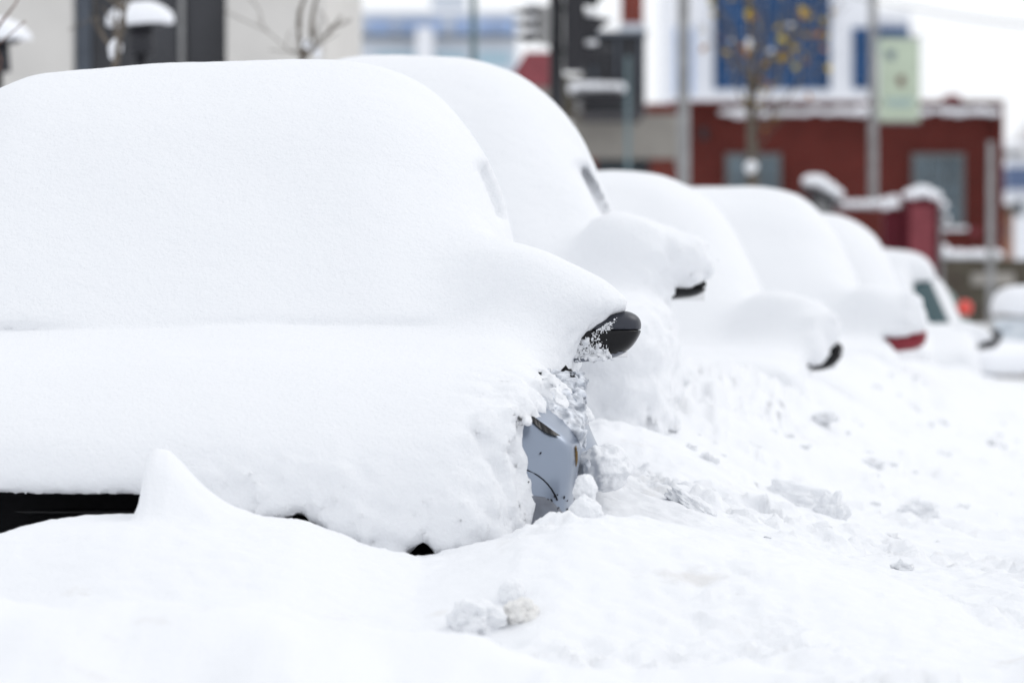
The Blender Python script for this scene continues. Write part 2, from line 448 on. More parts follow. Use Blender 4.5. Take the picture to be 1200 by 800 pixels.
def make_car(p, name, label, group=None, hb=0.03, hs=0.026, cover=None, noise=None, extra=None, cover_lo=None, cover_hi=None, shift=0.0, gl=None):
    root = empty(name, (p['x'], p['y'], 0), p['yaw'], label, 'car', group)
    W = p['W']; paint = p['paint']
    bf = lambda x, y, z: smin(lower_fn(x, y, z, p), cabin_fn(x, y, z, p), 0.05)
    sdf_part('body', bf, (-W - .1, p['yf'] - .15, 0.15), (W + .1, p['yb'] + .15, p['zr'] + .1), hb, paint, root)
    # glass, each pane its own piece a little proud of the body
    zh, zr, yw, yr = p['zh'], p['zr'], p['yw'], p['yr']
    def screen(x, y, z):
        f = np.maximum(cabin_fn(x, y, z, p, 0.008), -(cabin_fn(x, y, z, p, -0.03)))
        f = np.maximum(f, (zh + 0.05) - z); f = np.maximum(f, z - (zr - 0.07))
        tt = (z - zh) / (zr - zh); f = np.maximum(f, np.abs(x) - (W - 0.12 + (p['rt'] - W + 0.02) * tt))
        return np.maximum(f, plane(y, z, (yw + 0.22, zh), (yr + 0.22, zr)) * -1)
    sdf_part('windscreen', screen, (-W, yw - .1, zh), (W, yr + .3, zr + .05), hb * 0.7, gl or M['glass'], root)
    for sx in (-1, 1):
        def side(x, y, z):
            f = np.maximum(cabin_fn(x, y, z, p, 0.008), -(cabin_fn(x, y, z, p, -0.03)))
            f = np.maximum(f, (zh + 0.05) - z); f = np.maximum(f, z - (zr - 0.10))
            f = np.maximum(f, 0.45 - x * sx); f = np.maximum(f, (yw + (yr - yw) * (z - zh) / (zr - zh) + 0.26) - y)
            return np.maximum(f, y - (p['yb'] - 0.5))
        sdf_part('side_window', side, (min(sx * .4, sx * (W + .05)), yw, zh), (max(sx * .4, sx * (W + .05)), p['yb'], zr), hb, gl or M['glass'], root)
        for yc in (p['yf'] + 0.82, p['yb'] - 0.85): wheel(root, p, sx, yc)
        def lamp(x, y, z):
            f = np.maximum(lower_fn(x, y, z, p, 0.008), -lower_fn(x, y, z, p, -0.03))
            f = np.maximum(f, np.abs(x * sx - (W - 0.27)) - 0.15); f = np.maximum(f, np.abs(z - (p['zf'] - 0.06)) - 0.06)
            return np.maximum(f, y - (p['yf'] + 0.3))
        if not p.get('nolamp'):
            sdf_part('headlight', lamp, (min(sx * .4, sx * W) - .03, p['yf'] - .1, p['zf'] - .2), (max(sx * .4, sx * W) + .03, p['yf'] + .35, p['zf'] + .1), 0.02, M['lamp_lens'], root)
    def grille(x, y, z):
        f = np.maximum(lower_fn(x, y, z, p, 0.01), -lower_fn(x, y, z, p, -0.03))
        f = np.maximum(f, np.abs(x) - (W - p.get('gr', 0.42))); f = np.maximum(f, z - (p['zf'] - 0.03))
        return np.maximum(np.maximum(f, (p['zf'] - 0.38) - z), y - (p['yf'] + 0.2))
    gob = sdf_part('grille', grille, (-W, p['yf'] - .12, .2), (W, p['yf'] + .25, p['zf'] + .05), 0.02, M['blackp'], root)
    for k in range(4):
        b = MB(); zz = p['zf'] - 0.10 - 0.07 * k; y0 = front_y(lambda x, y, z: lower_fn(x, y, z, p), 0.0, zz)
        b.tube([(xx * (W - .46), y0 - 0.014 + 0.10 * (xx * (W - .46) / W) ** 2, zz) for xx in np.linspace(-1, 1, 13)], 0.010, 6)
        b.build('grille_bar', M['gloss'], gob)
    for sx in (-1, 1):
        mirror(root, p, sx, p['mirror'], h=p.get('mh', 0.012))
    # snow
    lo = cover_lo or (-W - .28, p['yf'] - .35, .35); hi = cover_hi or (max(W + .3, p['tip'] + .08), p['yb'] + .25, zr + .6)
    sdf_part('snow_cover', cover, lo, hi, hs, M['snow'], root, noise=noise, band=0.14)
    if extra: extra(root, p)
    return root

def snow_noise(seed, amp=1.0, rag=1.0):
    def n(x, y, z):
        big = fbm(x * 2.2, y * 2.2, z * 2.2, 2, seed) * 0.016 * amp
        low = sstep(1.12, 0.78, z)                              # broken and clumpy low down, smooth wind-laid snow on top
        c = (0.42 - billow(x * 9, y * 9, z * 9, 3, seed + 3)) * 0.050 * low * rag
        c = c + (0.42 - billow(x * 6.5, y * 6.5, z * 6.5, 3, seed + 5)) * 0.045 * sstep(0.86, 1.02, x) * sstep(0.9, 1.1, z)
        return big + c + fbm(x * 24, y * 24, z * 24, 2, seed + 9) * 0.0016
    return n

def slit(x, y, z, a, b, w, y0, y1):
    dx, dz = b[0] - a[0], b[1] - a[1]; L2 = dx * dx + dz * dz
    t = np.clip(((x - a[0]) * dx + (z - a[1]) * dz) / L2, 0, 1)
    d_ = np.sqrt((x - a[0] - t * dx) ** 2 + (z - a[1] - t * dz) ** 2) - w * (0.25 + t)
    return np.maximum(np.maximum(d_, y0 - y), y - y1)

# ---- nearest car
p1 = dict(x=-0.80, y=16.0, yaw=R(0), W=0.985, zh=1.02, zf=0.93, zr=1.78, yw=-0.05, yr=0.85, rt=0.60, yf=-1.22, yb=3.3,
          tip=1.172, mzt=1.215, mzb=1.064, paint=M['silver'], mirror=(M['navy'], M['gloss'], True), mh=0.0065, nolamp=True, gr=0.24, crest=1)
def cover1(x, y, z):
    # slab on the windscreen and roof
    f = z - (1.97 - 0.04 * (x / 0.7) ** 2 + 0.02 * x)
    f = smax(f, plane(y, z, (-0.19, 1.16), (0.86, 2.02)), 0.30)
    f = smax(f, -plane(x, z, (0.86, 1.20), (0.655, 2.02)), 0.42)
    f = smax(f, plane(x, z, (-0.95, 1.20), (-0.86, 2.02)), 0.28)
    f = smax(f, y - 3.35, 0.3)
    lip = 1.155 + 0.014 * np.sin(x * 5.1) + 0.010 * np.sin(x * 11.3 + 1)
    f = smax(f, lip - z - 4.0 * np.maximum(y - 0.25, 0), 0.055)
    # the rest of the car under its snow
    low = smax(np.abs(x) - 0.97, z - 1.25, 0.2); low = smax(low, 0.2 - y, 0.2); low = smax(low, y - 3.35, 0.2); low = np.maximum(low, 0.4 - z)
    # hood slab
    hz = 1.165 + 0.012 * np.sin(x * 5.1 + 0.5) + 0.02 * perlin(x * 2.0, y * 1.5, 0 * z + 4, 3)
    g = plane(y, z, (-0.92, 1.075), (-0.05, 1.175)) - 0.008 * np.sin(x * 4.4 + 1.0)
    g = smax(g, plane(y, z, (-1.56, 0.70), (-1.26, 1.05)), 0.30)
    g = smax(g, (-1.47 + 0.06 * (x / 0.9) ** 2) - y, 0.12)
    side = 0.895 + 0.05 * (z - 0.8) - 0.12 * sstep(-1.0, -1.4, y) - 0.02 * np.sin(z * 17)
    g = smax(g, x - side, 0.20)
    g = smax(g, -x - 0.96, 0.25)
    bot = np.interp(x, [-1.0, -0.505, -0.146, 0.04, 0.147, 0.20, 0.256, 0.33, 0.41, 0.52, 0.565, 0.61, 0.71, 0.82, 0.90],
                       [0.752, 0.752, 0.750, 0.690, 0.665, 0.68, 0.700, 0.66, 0.59, 0.585, 0.63, 0.590, 0.600, 0.62, 0.65]).astype(np.float32)
    g = smax(g, bot - z, 0.05)
    g = smax(g, y - 0.3, 0.1)
    # snow carried on the mirror
    m = -plane(x, z, (1.145, 1.275), (0.80, 1.40))
    m = plane(x, z, (0.80, 1.415), (1.13, 1.275)) if False else (z - (1.415 - 0.42 * (x - 0.80)))
    m = smax(m, x - 1.158, 0.12)
    m = smax(m, -(plane(x, z, (0.90, 1.075), (1.145, 1.222))), 0.03)
    m = smax(m, np.abs(y - 0.04) - 0.20, 0.16)
    m = smax(m, 0.70 - x, 0.25)
    f = smin(f, low, 0.12); f = smin(f, g, 0.010); f = smin(f, m, 0.20)
    # the narrow opening left at the edge of the windscreen slab
    return f + 0.065 * np.exp(-(np.maximum(slit(x, y, z, (0.715, 1.63), (0.765, 1.505), 0.0, 0.0, 1.1), 0) / 0.016) ** 2)
def noise1(x, y, z):
    e = sstep(0.60, 0.84, x) * sstep(1.12, 0.98, z) * sstep(-0.2, -0.5, y)
    big = fbm(x * 2.0, y * 2.0, z * 2.0, 2, 2) * 0.010
    c = (0.40 - billow(x * 8 + z * 2, y * 9, z * 8, 4, 5, 0.6)) * 0.050 * (0.55 + 0.9 * sstep(-0.2, 0.4, perlin(x * 4, y * 4, z * 4, 66))) * np.maximum(e, 0.55 * sstep(-0.35, 0.15, x) * sstep(0.95, 0.68, z) * sstep(-0.6, -0.9, y))
    und = (0.40 - billow(x * 30, y * 30, z * 30, 2, 15)) * 0.016 * sstep(0.80, 0.72, z)
    ml = fbm(x * 30, y * 30, z * 30, 2, 21) * 0.007 * sstep(0.88, 0.98, x) * sstep(1.3, 1.18, z)
    return big + c + und + ml + fbm(x * 26, y * 26, z * 26, 2, 8) * 0.0012
def extra1(root, p):
    lf = lambda x, y, z: lower_fn(x, y, z, p)
    W = p['W']
    def low_b(x, y, z):
        f = np.maximum(lower_fn(x, y, z, p, 0.007), -lower_fn(x, y, z, p, -0.03))
        f = np.maximum(f, z - (0.735 - 0.18 * (np.abs(x) - 0.85) - 0.9 * np.maximum(np.abs(x) - 0.90, 0))); f = np.maximum(f, 0.62 - np.abs(x))
        return np.maximum(f, y - (p['yf'] + 0.36))
    for sx in (-1, 1):
        sdf_part('bumper_corner', low_b, (min(sx * .55, sx * (W + .05)), p['yf'] - .12, .2), (max(sx * .55, sx * (W + .05)), p['yf'] + .42, .80), 0.012, M['dirty_bumper'], root)
    def line(name, pts, r, m, off=-0.002):
        b = MB(); q = []
        for x, z in pts:
            q.append((x, front_y(lf, x, z) + off, z))
        b.tube(q, r, 6); return b.build(name, m, root)
    arc = [(0.80 + 0.13 * math.sin(t), 0.66 + 0.145 * math.cos(t)) for t in np.linspace(-0.4, 1.15, 14)]
    line('bumper_seam', arc, 0.0022, M['blackp'], 0.0)
    n = 10; b = MB()
    up = []; dn = []
    for i in range(n + 1):
        t = i / n; x = 0.845 + 0.082 * t; zt = 0.945 - 0.058 * t; th = 0.018 * math.sin(math.pi * (0.15 + 0.85 * t)) + 0.001
        up.append(b.bm.verts.new((x, front_y(lf, x, zt) - 0.006, zt))); dn.append(b.bm.verts.new((x, front_y(lf, x, zt - th) - 0.006, zt - th)))
    for i in range(n): b.bm.faces.new((up[i], up[i + 1], dn[i + 1], dn[i]))
    o = b.build('headlight_recess', M['gloss'], root)
    b = MB(); q = []
    for z in np.linspace(0.86, 0.805, 8): q.append((0.968, front_y(lf, 0.968, z) - 0.002, z))
    b.tube(q, [0.001, 0.003, 0.0045, 0.005, 0.005, 0.0045, 0.003, 0.001], 6); b.build('side_marker', M['amber'], root)
    # frost and dirt grains caught on the mirror and the lower bumper
    g = MB(); rnd = random.Random(3)
    for i in range(2600):
        t = rnd.random(); x = 0.90 + 0.17 * t + rnd.gauss(0, 0.012)
        edge = 1.075 + 0.62 * (x - 0.90)
        lo_ = 1.066 + 0.004
        z = edge - abs(rnd.gauss(0, 0.012 + 0.03 * (1 - t))) if rnd.random() < 0.55 else lo_ + 0.012 + abs(rnd.gauss(0, 0.016))
        if z < lo_ - 0.002 or (x > 1.07 and z < edge - 0.03): continue
        r = 0.0010 + 0.0020 * rnd.random() ** 2
        m4 = Matrix.Translation((x, -0.074 + rnd.uniform(-0.002, 0.006), z)) @ Matrix.Diagonal((r * rnd.uniform(.7, 1.4), r, r * rnd.uniform(.7, 1.4), 1))
        bmesh.ops.create_icosphere(g.bm, subdivisions=1, radius=1.0, matrix=m4)
    o = g.build('clinging_frost', M['snow'], root); o['kind'] = 'stuff'
    g = MB()
    for i in range(34):
        x = rnd.uniform(0.83, 0.955); z = rnd.uniform(0.66, 0.735) if i < 32 else rnd.uniform(0.75, 0.85)
        r = rnd.uniform(0.0012, 0.0034); yy = front_y(lf, x, z) - 0.006
        bmesh.ops.create_icosphere(g.bm, subdivisions=1, radius=1.0, matrix=Matrix.Translation((x, yy, z)) @ Matrix.Rotation(rnd.uniform(-.6, .6), 4, 'Y') @ Matrix.Diagonal((r, r * .4, r * rnd.uniform(1, 2.2), 1)))
    o = g.build('mud_specks', M['blackp'], root); o['kind'] = 'stuff'
    # lumps of snow lodged along the wing and the wheel arch
    for (x, y, z, r, s_) in [(0.90, -0.93, 0.965, .022, 2), (0.95, -0.78, 0.935, .026, 4), (0.94, -0.45, 1.0, .04, 5), (0.985, -0.55, .93, .035, 6)]:
        b = MB(); b.ball((x, y, z), (r, r, r * .8), 4, 0.22, seed=s_ * 3.7); b.build('snow_lump', M['clod'], root)
    b = MB(); b.ball((0.945, -0.36, 1.015), (0.030, 0.04, 0.042), 3, 0.3, seed=4); b.build('wing_gap_shade', M['blackp'], root)  # black ball standing in for the shaded gap above the wing
    def crust(x, y, z):
        f = np.maximum(lower_fn(x, y, z, p, 0.004), np.abs(y + 0.70) - 0.33)
        f = np.maximum(f, 0.87 - x)
        return np.maximum(f, (0.918 - 0.62 * (x - 0.861)) + 0.20 * np.clip(y + 1.02, 0, 1) - z)
    sdf_part('frozen_crust', crust, (0.84, -1.08, 0.80), (1.04, -0.34, 1.15), 0.0055, M['ice'], root,
             noise=lambda x, y, z: 0.010 * fbm(x * 55, y * 30, z * 55, 3, 8) - 0.030 * fbm(x * 16, y * 9, z * 16, 2, 18))
    def rime(x, y, z):
        f = np.maximum(np.abs(y + 0.070) - 0.011, z - (1.078 + 0.62 * (x - 0.90)))
        f = np.maximum(f, (1.068 + 0.10 * (x - 0.905)) - z); f = np.maximum(f, 0.89 - x)
        return np.maximum(f, x - 1.075 + 0.9 * np.maximum(z - 1.10, 0))
    sdf_part('rime_crust', rime, (0.88, -0.10, 1.04), (1.12, -0.04, 1.22), 0.0035, M['snow'], root,
             noise=lambda x, y, z: 0.006 + 0.014 * fbm(x * 60, y * 40, z * 75, 3, 28) + 0.016 * fbm(x * 22, y * 9, z * 22, 2, 38))
make_car(p1, 'snow_covered_car', 'nearest car buried in deep snow, black door mirror and a silver front corner showing', 'cars parked nose to tail under snow',
         hb=0.02, hs=0.0135, cover=cover1, noise=noise1, extra=extra1, cover_lo=(-1.15, -1.62, 0.38), cover_hi=(1.25, 3.55, 2.15))

# ---- the cars behind: the same family of shapes with their own sizes
def make_cover(p, t=0.24, skirt=0.055, lk=0.18, sk=(0.0, 1.0), bottom=0.42, kroof=0.30, ztop=None, hood=0.10):
    W, zh, zr, yw, yr, yf, yb, rt = [p[k] for k in ('W', 'zh', 'zr', 'yw', 'yr', 'yf', 'yb', 'rt')]
    zt = ztop or zr + t
    def fn(x, y, z):
        f = z - (zt - 0.06 * (x / 0.7) ** 2)
        f = smax(f, plane(y, z, (yw - 0.10, zh + 0.10), (yr + 0.02, zt)), 0.28)
        f = smax(f, -plane(np.abs(x), z, p.get('s0', (W - 0.02, zh + 0.12)), p.get('s1', (rt + 0.13, zt))), kroof)
        f = smax(f, y - yb, 0.3)
        f = smax(f, (zh - 0.2) - z, 0.05)
        g = plane(y, z, (yf + 0.30, p['zf'] + hood + 0.05), (yw, zh + hood + 0.04))
        g = smax(g, plane(y, z, (yf - 0.14, p['zf'] - 0.22), (yf + 0.25, p['zf'] + hood + 0.05)), 0.32)
        g = smax(g, (yf - 0.12 + 0.14 * (x / W) ** 2) - y, 0.18)
        g = smax(g, np.abs(x) - (W + skirt), 0.20)
        g = smax(g, y - yw - 0.3, 0.1)
        b = smax(np.abs(x) - (W + skirt), z - (zh + 0.08), 0.16); b = smax(b, (yf - 0.06) - y, 0.2); b = smax(b, y - yb - 0.05, 0.2)
        f = smin(f, g, 0.05); f = smin(f, b, 0.12)
        if 'lump' not in p: return np.maximum(f, bottom - z)
        base = f
        L = p['lump']                                    # snow lying on the door mirror: top line, under line, outer limit
        e = plane(x, z, L[0][0], L[0][1])
        e = smax(e, x - L[2], 0.10)
        e = smax(e, -plane(x, z, L[1][0], L[1][1]), 0.03)
        if len(L) > 3: e = smax(e, -plane(x, z, L[3][0], L[3][1]), 0.03)
        e = smax(e, np.abs(y - 0.02) - 0.19, 0.16); e = smax(e, 0.68 - x, 0.25)
        f = smin(f, e, lk)
        c = np.maximum(np.maximum((W - 0.02) - x, z - (L[1][0][1] + (x - L[1][0][0]) * (L[1][1][1] - L[1][0][1]) / (L[1][1][0] - L[1][0][0]))), (L[1][0][1] - 0.25) - z)
        c = np.maximum(c, np.abs(y) - 0.30)
        if len(L) > 3: c = np.minimum(c, np.maximum(np.maximum(plane(x, z, L[3][0], L[3][1]), z - L[3][1][1]), np.maximum((W - .02) - x, np.abs(y) - 0.3)))
        f = np.minimum(np.maximum(f, -c), base)                   # nothing hangs under the laden mirror
        if 'slit' in p:
            a_, b_, w_, y0_, y1_ = p['slit']; f = f + 0.055 * np.exp(-(np.maximum(slit(x, y, z, a_, b_, 0.0, y0_, y1_), 0) / w_) ** 2)
        return np.maximum(f, bottom - z)
    return fn


ROW = R(-3.0)
cars = []
p2 = dict(x=-0.43, y=21.0, yaw=R(-1.5), W=0.93, zh=1.16, zf=0.98, zr=1.93, yw=-0.05, yr=0.80, rt=0.36, yf=-1.30, yb=3.1, s0=(0.92, 1.28), s1=(0.53, 2.21), tip=1.185, mzt=1.335, mzb=1.245,
          paint=M['navy'], mirror=(M['gloss'], M['gloss'], False))
p2['slit'] = ((0.675, 1.76), (0.755, 1.60), 0.021, 0.0, 1.1)
p2['lump'] = [((.855, 1.58), (1.18, 1.45)), ((.92, 1.235), (1.18, 1.34)), 1.18]
p3 = dict(mslope=.06, x=0.40, y=26.5, yaw=ROW, W=0.90, zh=0.92, zf=0.80, zr=1.62, yw=-0.05, yr=0.80, rt=0.35, yf=-1.25, yb=3.0, tip=1.15, mzt=1.085, mzb=0.935,
          paint=M['blackp'], mirror=(M['gloss'], M['gloss'], False))
p3['lump'] = [((.75, 1.36), (1.13, 1.23)), ((.80, .985), (1.02, .985)), 1.135, ((1.02, .96), (1.10, 1.085))]
p4 = dict(x=1.20, y=32.0, yaw=ROW, W=0.90, zh=0.95, zf=0.82, zr=1.68, yw=-0.05, yr=0.80, rt=0.38, yf=-1.25, yb=3.1, tip=1.145, mzt=1.13, mzb=0.985,
          paint=M['redp'], mirror=(M['redp'], M['redp'], False))
p4['lump'] = [((.75, 1.40), (1.12, 1.29)), ((.80, 1.075), (1.12, 1.095)), 1.125]
p5 = dict(x=1.90, y=37.5, yaw=ROW, W=0.80, zh=0.95, zf=0.80, zr=1.62, yw=-0.05, yr=0.80, rt=0.35, yf=-1.25, yb=3.1, tip=0.87, mzt=1.08, mzb=0.97,
          paint=M['whitep'], mirror=(M['whitep'], M['whitep'], False))
p6 = dict(x=2.64, y=43.0, yaw=ROW, W=0.85, zh=1.02, zf=0.86, zr=1.56, yw=-0.05, yr=0.66, rt=0.60, yf=-1.25, yb=3.0, tip=1.06, mzt=1.10, mzb=0.935, x_in=0.78, my=-0.22,
          paint=M['whitep'], mirror=(M['gloss'], M['gloss'], False))
M['tealglass'] = mat('green_reflection_glass', (0.02, 0.06, 0.07), 0.1, coat=0.5)  # green reflection put into the base colour of dark glass

make_car(p2, 'snow_covered_car', 'tall snow covered car directly behind the nearest one, mirror tip under a snow lump', 'cars parked nose to tail under snow',
         hs=0.016, cover=make_cover(p2, t=0.28, lk=0.12, skirt=0.06, kroof=0.34), noise=snow_noise(40, 1.0, 1.1))
make_car(p3, 'snow_covered_car', 'third snow covered car in the row with a curved black mirror cupping snow', 'cars parked nose to tail under snow',
         cover=make_cover(p3, t=0.28), noise=snow_noise(52, 1.0, 0.8))
make_car(p4, 'snow_covered_car', 'fourth snow covered car in the row, the one with a dark red door mirror', 'cars parked nose to tail under snow',
         cover=make_cover(p4, t=0.28), noise=snow_noise(63, 1.0, 0.8))
make_car(p5, 'snow_covered_car', 'fifth snow covered car in the row, wholly white with no mirror showing', 'cars parked nose to tail under snow',
         cover=make_cover(p5, t=0.28), noise=snow_noise(74, 1.0, 0.8))
# sixth car: only its roof and hood carry snow, so the edge of the screen shows
def cover6(x, y, z):
    p = p6; W, zh, zr, yw, yr, yf, yb, rt = [p[k] for k in ('W', 'zh', 'zr', 'yw', 'yr', 'yf', 'yb', 'rt')]
    f = z - (zr + 0.16 - 0.05 * (x / 0.6) ** 2); f = smax(f, np.abs(x) - (rt - 0.02), 0.22); f = smax(f, (yr - 0.18) - y, 0.2); f = smax(f, y - yb + 0.2, 0.2); f = np.maximum(f, zr - 0.10 - z)
    s = plane(y, z, (yw - 0.12, zh + 0.08), (yr - 0.12, zr + 0.1)); s = smax(s, x - (0.55 - 0.40 * (z - zh)), 0.06); s = smax(s, -x - 0.85, 0.1); s = smax(s, y - yr, 0.1); s = smax(s, zh - z, 0.05); s = smax(s, z - zr - 0.12, 0.1)
    g = plane(y, z, (yf + 0.2, p['zf'] + 0.12), (yw + 0.05, zh + 0.12)); g = smax(g, (yf - 0.1) - y, 0.25); g = smax(g, np.abs(x) - (W + 0.01), 0.15); g = smax(g, y - yw - 0.12, 0.06); g = np.maximum(g, 0.5 - z)
    e = smax(np.abs(x - 0.85) - 0.15, np.abs(y + 0.22) - 0.11, 0.1); e = smax(e, z - 1.15 + 0.3 * (x - 0.83), 0.12)
    e = np.maximum(e, 0.985 + 0.16 * (x - 0.83) - z)
    return smin(smin(smin(f, s, 0.08), g, 0.05), e, 0.03)
make_car(p6, 'snow_covered_car', 'sixth car in the row, part of its dark windscreen bare above a long black mirror', 'cars parked nose to tail under snow',
         cover=cover6, noise=snow_noise(85, 0.6, 0.6), gl=M['tealglass'])

# ------------------------------------------------------------------ clods of ploughed snow
def clod(px, py, dist, r, seed, label, tilt=0.0, m='clod', lump=0.42, snap=True):
    c = at(px, py, dist)
    if snap:
        c = ground_hit(px, py + r[2] * F_PX / dist * 0.6); k_ = c.y / dist; r = tuple(v * k_ for v in r); c.z += r[2] * 0.25
    root = MB()
    rnd = random.Random(seed)
    root.ball((0, 0, 0), r, 5, lump, Matrix.Rotation(tilt, 4, 'Y'), seed * 2.3)
    o = root.build('snow_clod', M[m]); o.location = c
    return tag(o, label, 'snow clod', 'clods thrown up by the plough')
M['brownclod'] = snow_mat('gritty_snow', dirt=0.9, grain=0.8, base=(0.80, 0.79, 0.77))
clod(610, 712, 12.72, (0.038, 0.05, 0.036), 4, 'knobbly snow clod with gritty brown underside, low in the foreground', m='brownclod', lump=0.32)
clod(600, 690, 12.75, (0.030, 0.05, 0.036), 5, 'smooth white clod resting on the gritty brown clod in the foreground', m='snow', lump=0.12)
clod(560, 718, 12.8, (0.060, 0.09, 0.046), 6, 'broad white snow mound leaning on the left side of the gritty clod', m='snow', lump=0.3)
clod(810, 588, 17.5, (0.085, 0.06, 0.030), 7, 'flat slab of hard snow tilted down to the right beside the parked row', tilt=R(32), lump=0.3)
clod(938, 578, 19.0, (0.13, 0.10, 0.055), 8, 'large rough slab of snow in the middle of the ploughed strip', tilt=R(12), lump=0.25)
clod(974, 592, 18.8, (0.05, 0.05, 0.06), 9, 'pointed snow clod at the right end of the large rough slab', tilt=R(20))
clod(1078, 596, 19.5, (0.07, 0.06, 0.045), 10, 'lone snow clod out on the street, right of the large slab')
clod(686, 574, 14.75, (0.030, 0.05, 0.042), 11, 'small clod pressed against the silver car corner, upper of two', m='snow', lump=0.16, snap=False)
clod(686, 602, 14.65, (0.042, 0.05, 0.045), 12, 'clod lying at the foot of the silver car corner, lower of two', m='snow', lump=0.16, snap=False)
clod(708, 548, 15.2, (0.075, 0.10, 0.062), 13, 'heap of broken snow just right of the silver car corner', m='snow', lump=0.2, snap=False)
rb = MB(); rnd = random.Random(5)
for i in range(150):
    y = rnd.uniform(16, 32); t = abs(rnd.gauss(0.0, 1.0)) + 0.15
    x = float(car_side(y)) + t; z = ground_top(x, y)
    r = 0.008 + 0.026 * rnd.random() ** 3
    rb.ball((x, y, z + rnd.uniform(-.5, .3) * r), (r * rnd.uniform(.8, 1.6), r, r * rnd.uniform(.45, .9)), 3, 0.6, seed=i * 1.7)
tag(rb.build('snow_rubble', M['ground']), kind='stuff')

exec_bg = True
# ------------------------------------------------------------------ background
def box_px(mb, x0, y0, x1, y1, dist, depth, dz=0.0):
    a, b = at(x0, y1, dist), at(x1, y0, dist)
    mb.span((a.x, dist + dz, a.z), (b.x, dist + dz + depth, b.z)); return mb
def part_px(name, m, parent, x0, y0, x1, y1, dist, depth, dz=0.0):
    o = box_px(MB(), x0, y0, x1, y1, dist, depth, dz).build(name, m, parent)
    if parent: o.matrix_parent_inverse = parent.matrix_basis.inverted()
    return o
def keep(o, parent):
    o.parent = parent; o.matrix_parent_inverse = parent.matrix_basis.inverted(); return o
G0 = 0.40

M['panel'] = mat('pale_stone_panel', (0.62, 0.60, 0.57), 0.7, var=0.05, scale=1.5)
M['darkpanel'] = mat('charcoal_panel', (0.055, 0.056, 0.062), 0.6, var=0.12, scale=2)
M['darkpanel2'] = mat('blue_grey_panel', (0.10, 0.115, 0.14), 0.5, var=0.1)
M['post'] = mat('dark_post', (0.03, 0.03, 0.035), 0.5)
M['greypost'] = mat('galvanised_grey', (0.27, 0.27, 0.27), 0.6, var=0.15, scale=9)
M['tealpost'] = mat('teal_grey_metal', (0.13, 0.19, 0.21), 0.5, var=0.1)
M['bark'] = mat('young_bark', (0.13, 0.11, 0.09), 0.9, var=0.3, scale=20)
M['twig'] = mat('red_brown_twig', (0.14, 0.07, 0.05), 0.8, var=0.3, scale=20)
M['leafy'] = mat('yellow_leaf', (0.55, 0.33, 0.03), 0.7, col2=(0.42, 0.36, 0.05), scale=9)
M['leafo'] = mat('ochre_leaf', (0.45, 0.20, 0.04), 0.7, var=0.2)
M['concrete'] = mat('grey_concrete', (0.33, 0.31, 0.28), 0.85, var=0.08, scale=2)
M['siggreen'] = mat('pale_green_print', (0.52, 0.60, 0.47), 0.6, var=0.05)
M['signblue'] = mat('blue_print', (0.10, 0.14, 0.24), 0.6)
M['signbrown'] = mat('brown_print', (0.18, 0.09, 0.07), 0.6)
M['blueglass'] = mat('blue_glass', (0.014, 0.062, 0.165), 0.55, var=0.25, scale=0.6, spec=0.2)
M['paleblue'] = mat('pale_blue_glass', (0.30, 0.42, 0.66), 0.35, var=0.1, scale=0.4)
M['tealwin'] = mat('teal_glass', (0.35, 0.50, 0.58), 0.35)
M['whitewall'] = mat('white_wall', (0.80, 0.81, 0.84), 0.7, var=0.02)
M['greywall'] = mat('pale_grey_wall', (0.58, 0.62, 0.68), 0.7, var=0.04, scale=0.3)
M['winglass'] = mat('grey_window_glass', (0.10, 0.13, 0.15), 0.15, var=0.3, scale=1.0)
M['winframe'] = mat('grey_window_frame', (0.15, 0.155, 0.155), 0.6)
M['hedge'] = mat('olive_stone', (0.11, 0.10, 0.075), 0.95, col2=(0.07, 0.055, 0.045), scale=3)
M['redroof'] = mat('dull_red_sheet', (0.20, 0.045, 0.055), 0.7, var=0.15)
M['redbox'] = mat('crimson_paint', (0.075, 0.003, 0.010), 0.7, var=0.12, scale=3)
M['brownwall'] = mat('orange_brown_wall', (0.30, 0.17, 0.12), 0.8, var=0.1)
M['hillm'] = mat('wooded_hill', (0.60, 0.56, 0.54), 0.95, col2=(0.46, 0.48, 0.52), scale=0.02)
def brick_mat(name, c1, c2, mortar, sc=1.0):
    m = bpy.data.materials.new(name); m.use_nodes = True; n = m.node_tree.nodes; l = m.node_tree.links
    p = n['Principled BSDF']; p.inputs['Roughness'].default_value = 0.85; p.inputs['Specular IOR Level'].default_value = 0.1
    tc = n.new('ShaderNodeTexCoord'); mp = n.new('ShaderNodeMapping'); mp.inputs['Rotation'].default_value = (R(90), 0, 0)
    b = n.new('ShaderNodeTexBrick'); b.inputs['Color1'].default_value = (*c1, 1); b.inputs['Color2'].default_value = (*c2, 1); b.inputs['Mortar'].default_value = (*mortar, 1)
    b.inputs['Scale'].default_value = 1.0; b.inputs['Brick Width'].default_value = 0.25 * sc; b.inputs['Row Height'].default_value = 0.075 * sc; b.inputs['Mortar Size'].default_value = 0.008 * sc
    l.new(tc.outputs['Object'], mp.inputs[0]); l.new(mp.outputs[0], b.inputs[0])
    no = n.new('ShaderNodeTexNoise'); no.inputs['Scale'].default_value = 0.8; l.new(tc.outputs['Object'], no.inputs['Vector'])
    mi = n.new('ShaderNodeMixRGB'); mi.blend_type = 'MULTIPLY'; mi.inputs[0].default_value = 0.5
    l.new(b.outputs[0], mi.inputs[1]); l.new(no.outputs['Fac'], mi.inputs[2]); l.new(mi.outputs[0], p.inputs['Base Color']); return m
M['brick'] = brick_mat('dark_red_brick', (0.175, 0.030, 0.024), (0.14, 0.024, 0.020), (0.11, 0.06, 0.05))
M['brick2'] = brick_mat('warm_red_brick', (0.33, 0.07, 0.05), (0.26, 0.05, 0.04), (0.22, 0.14, 0.12))

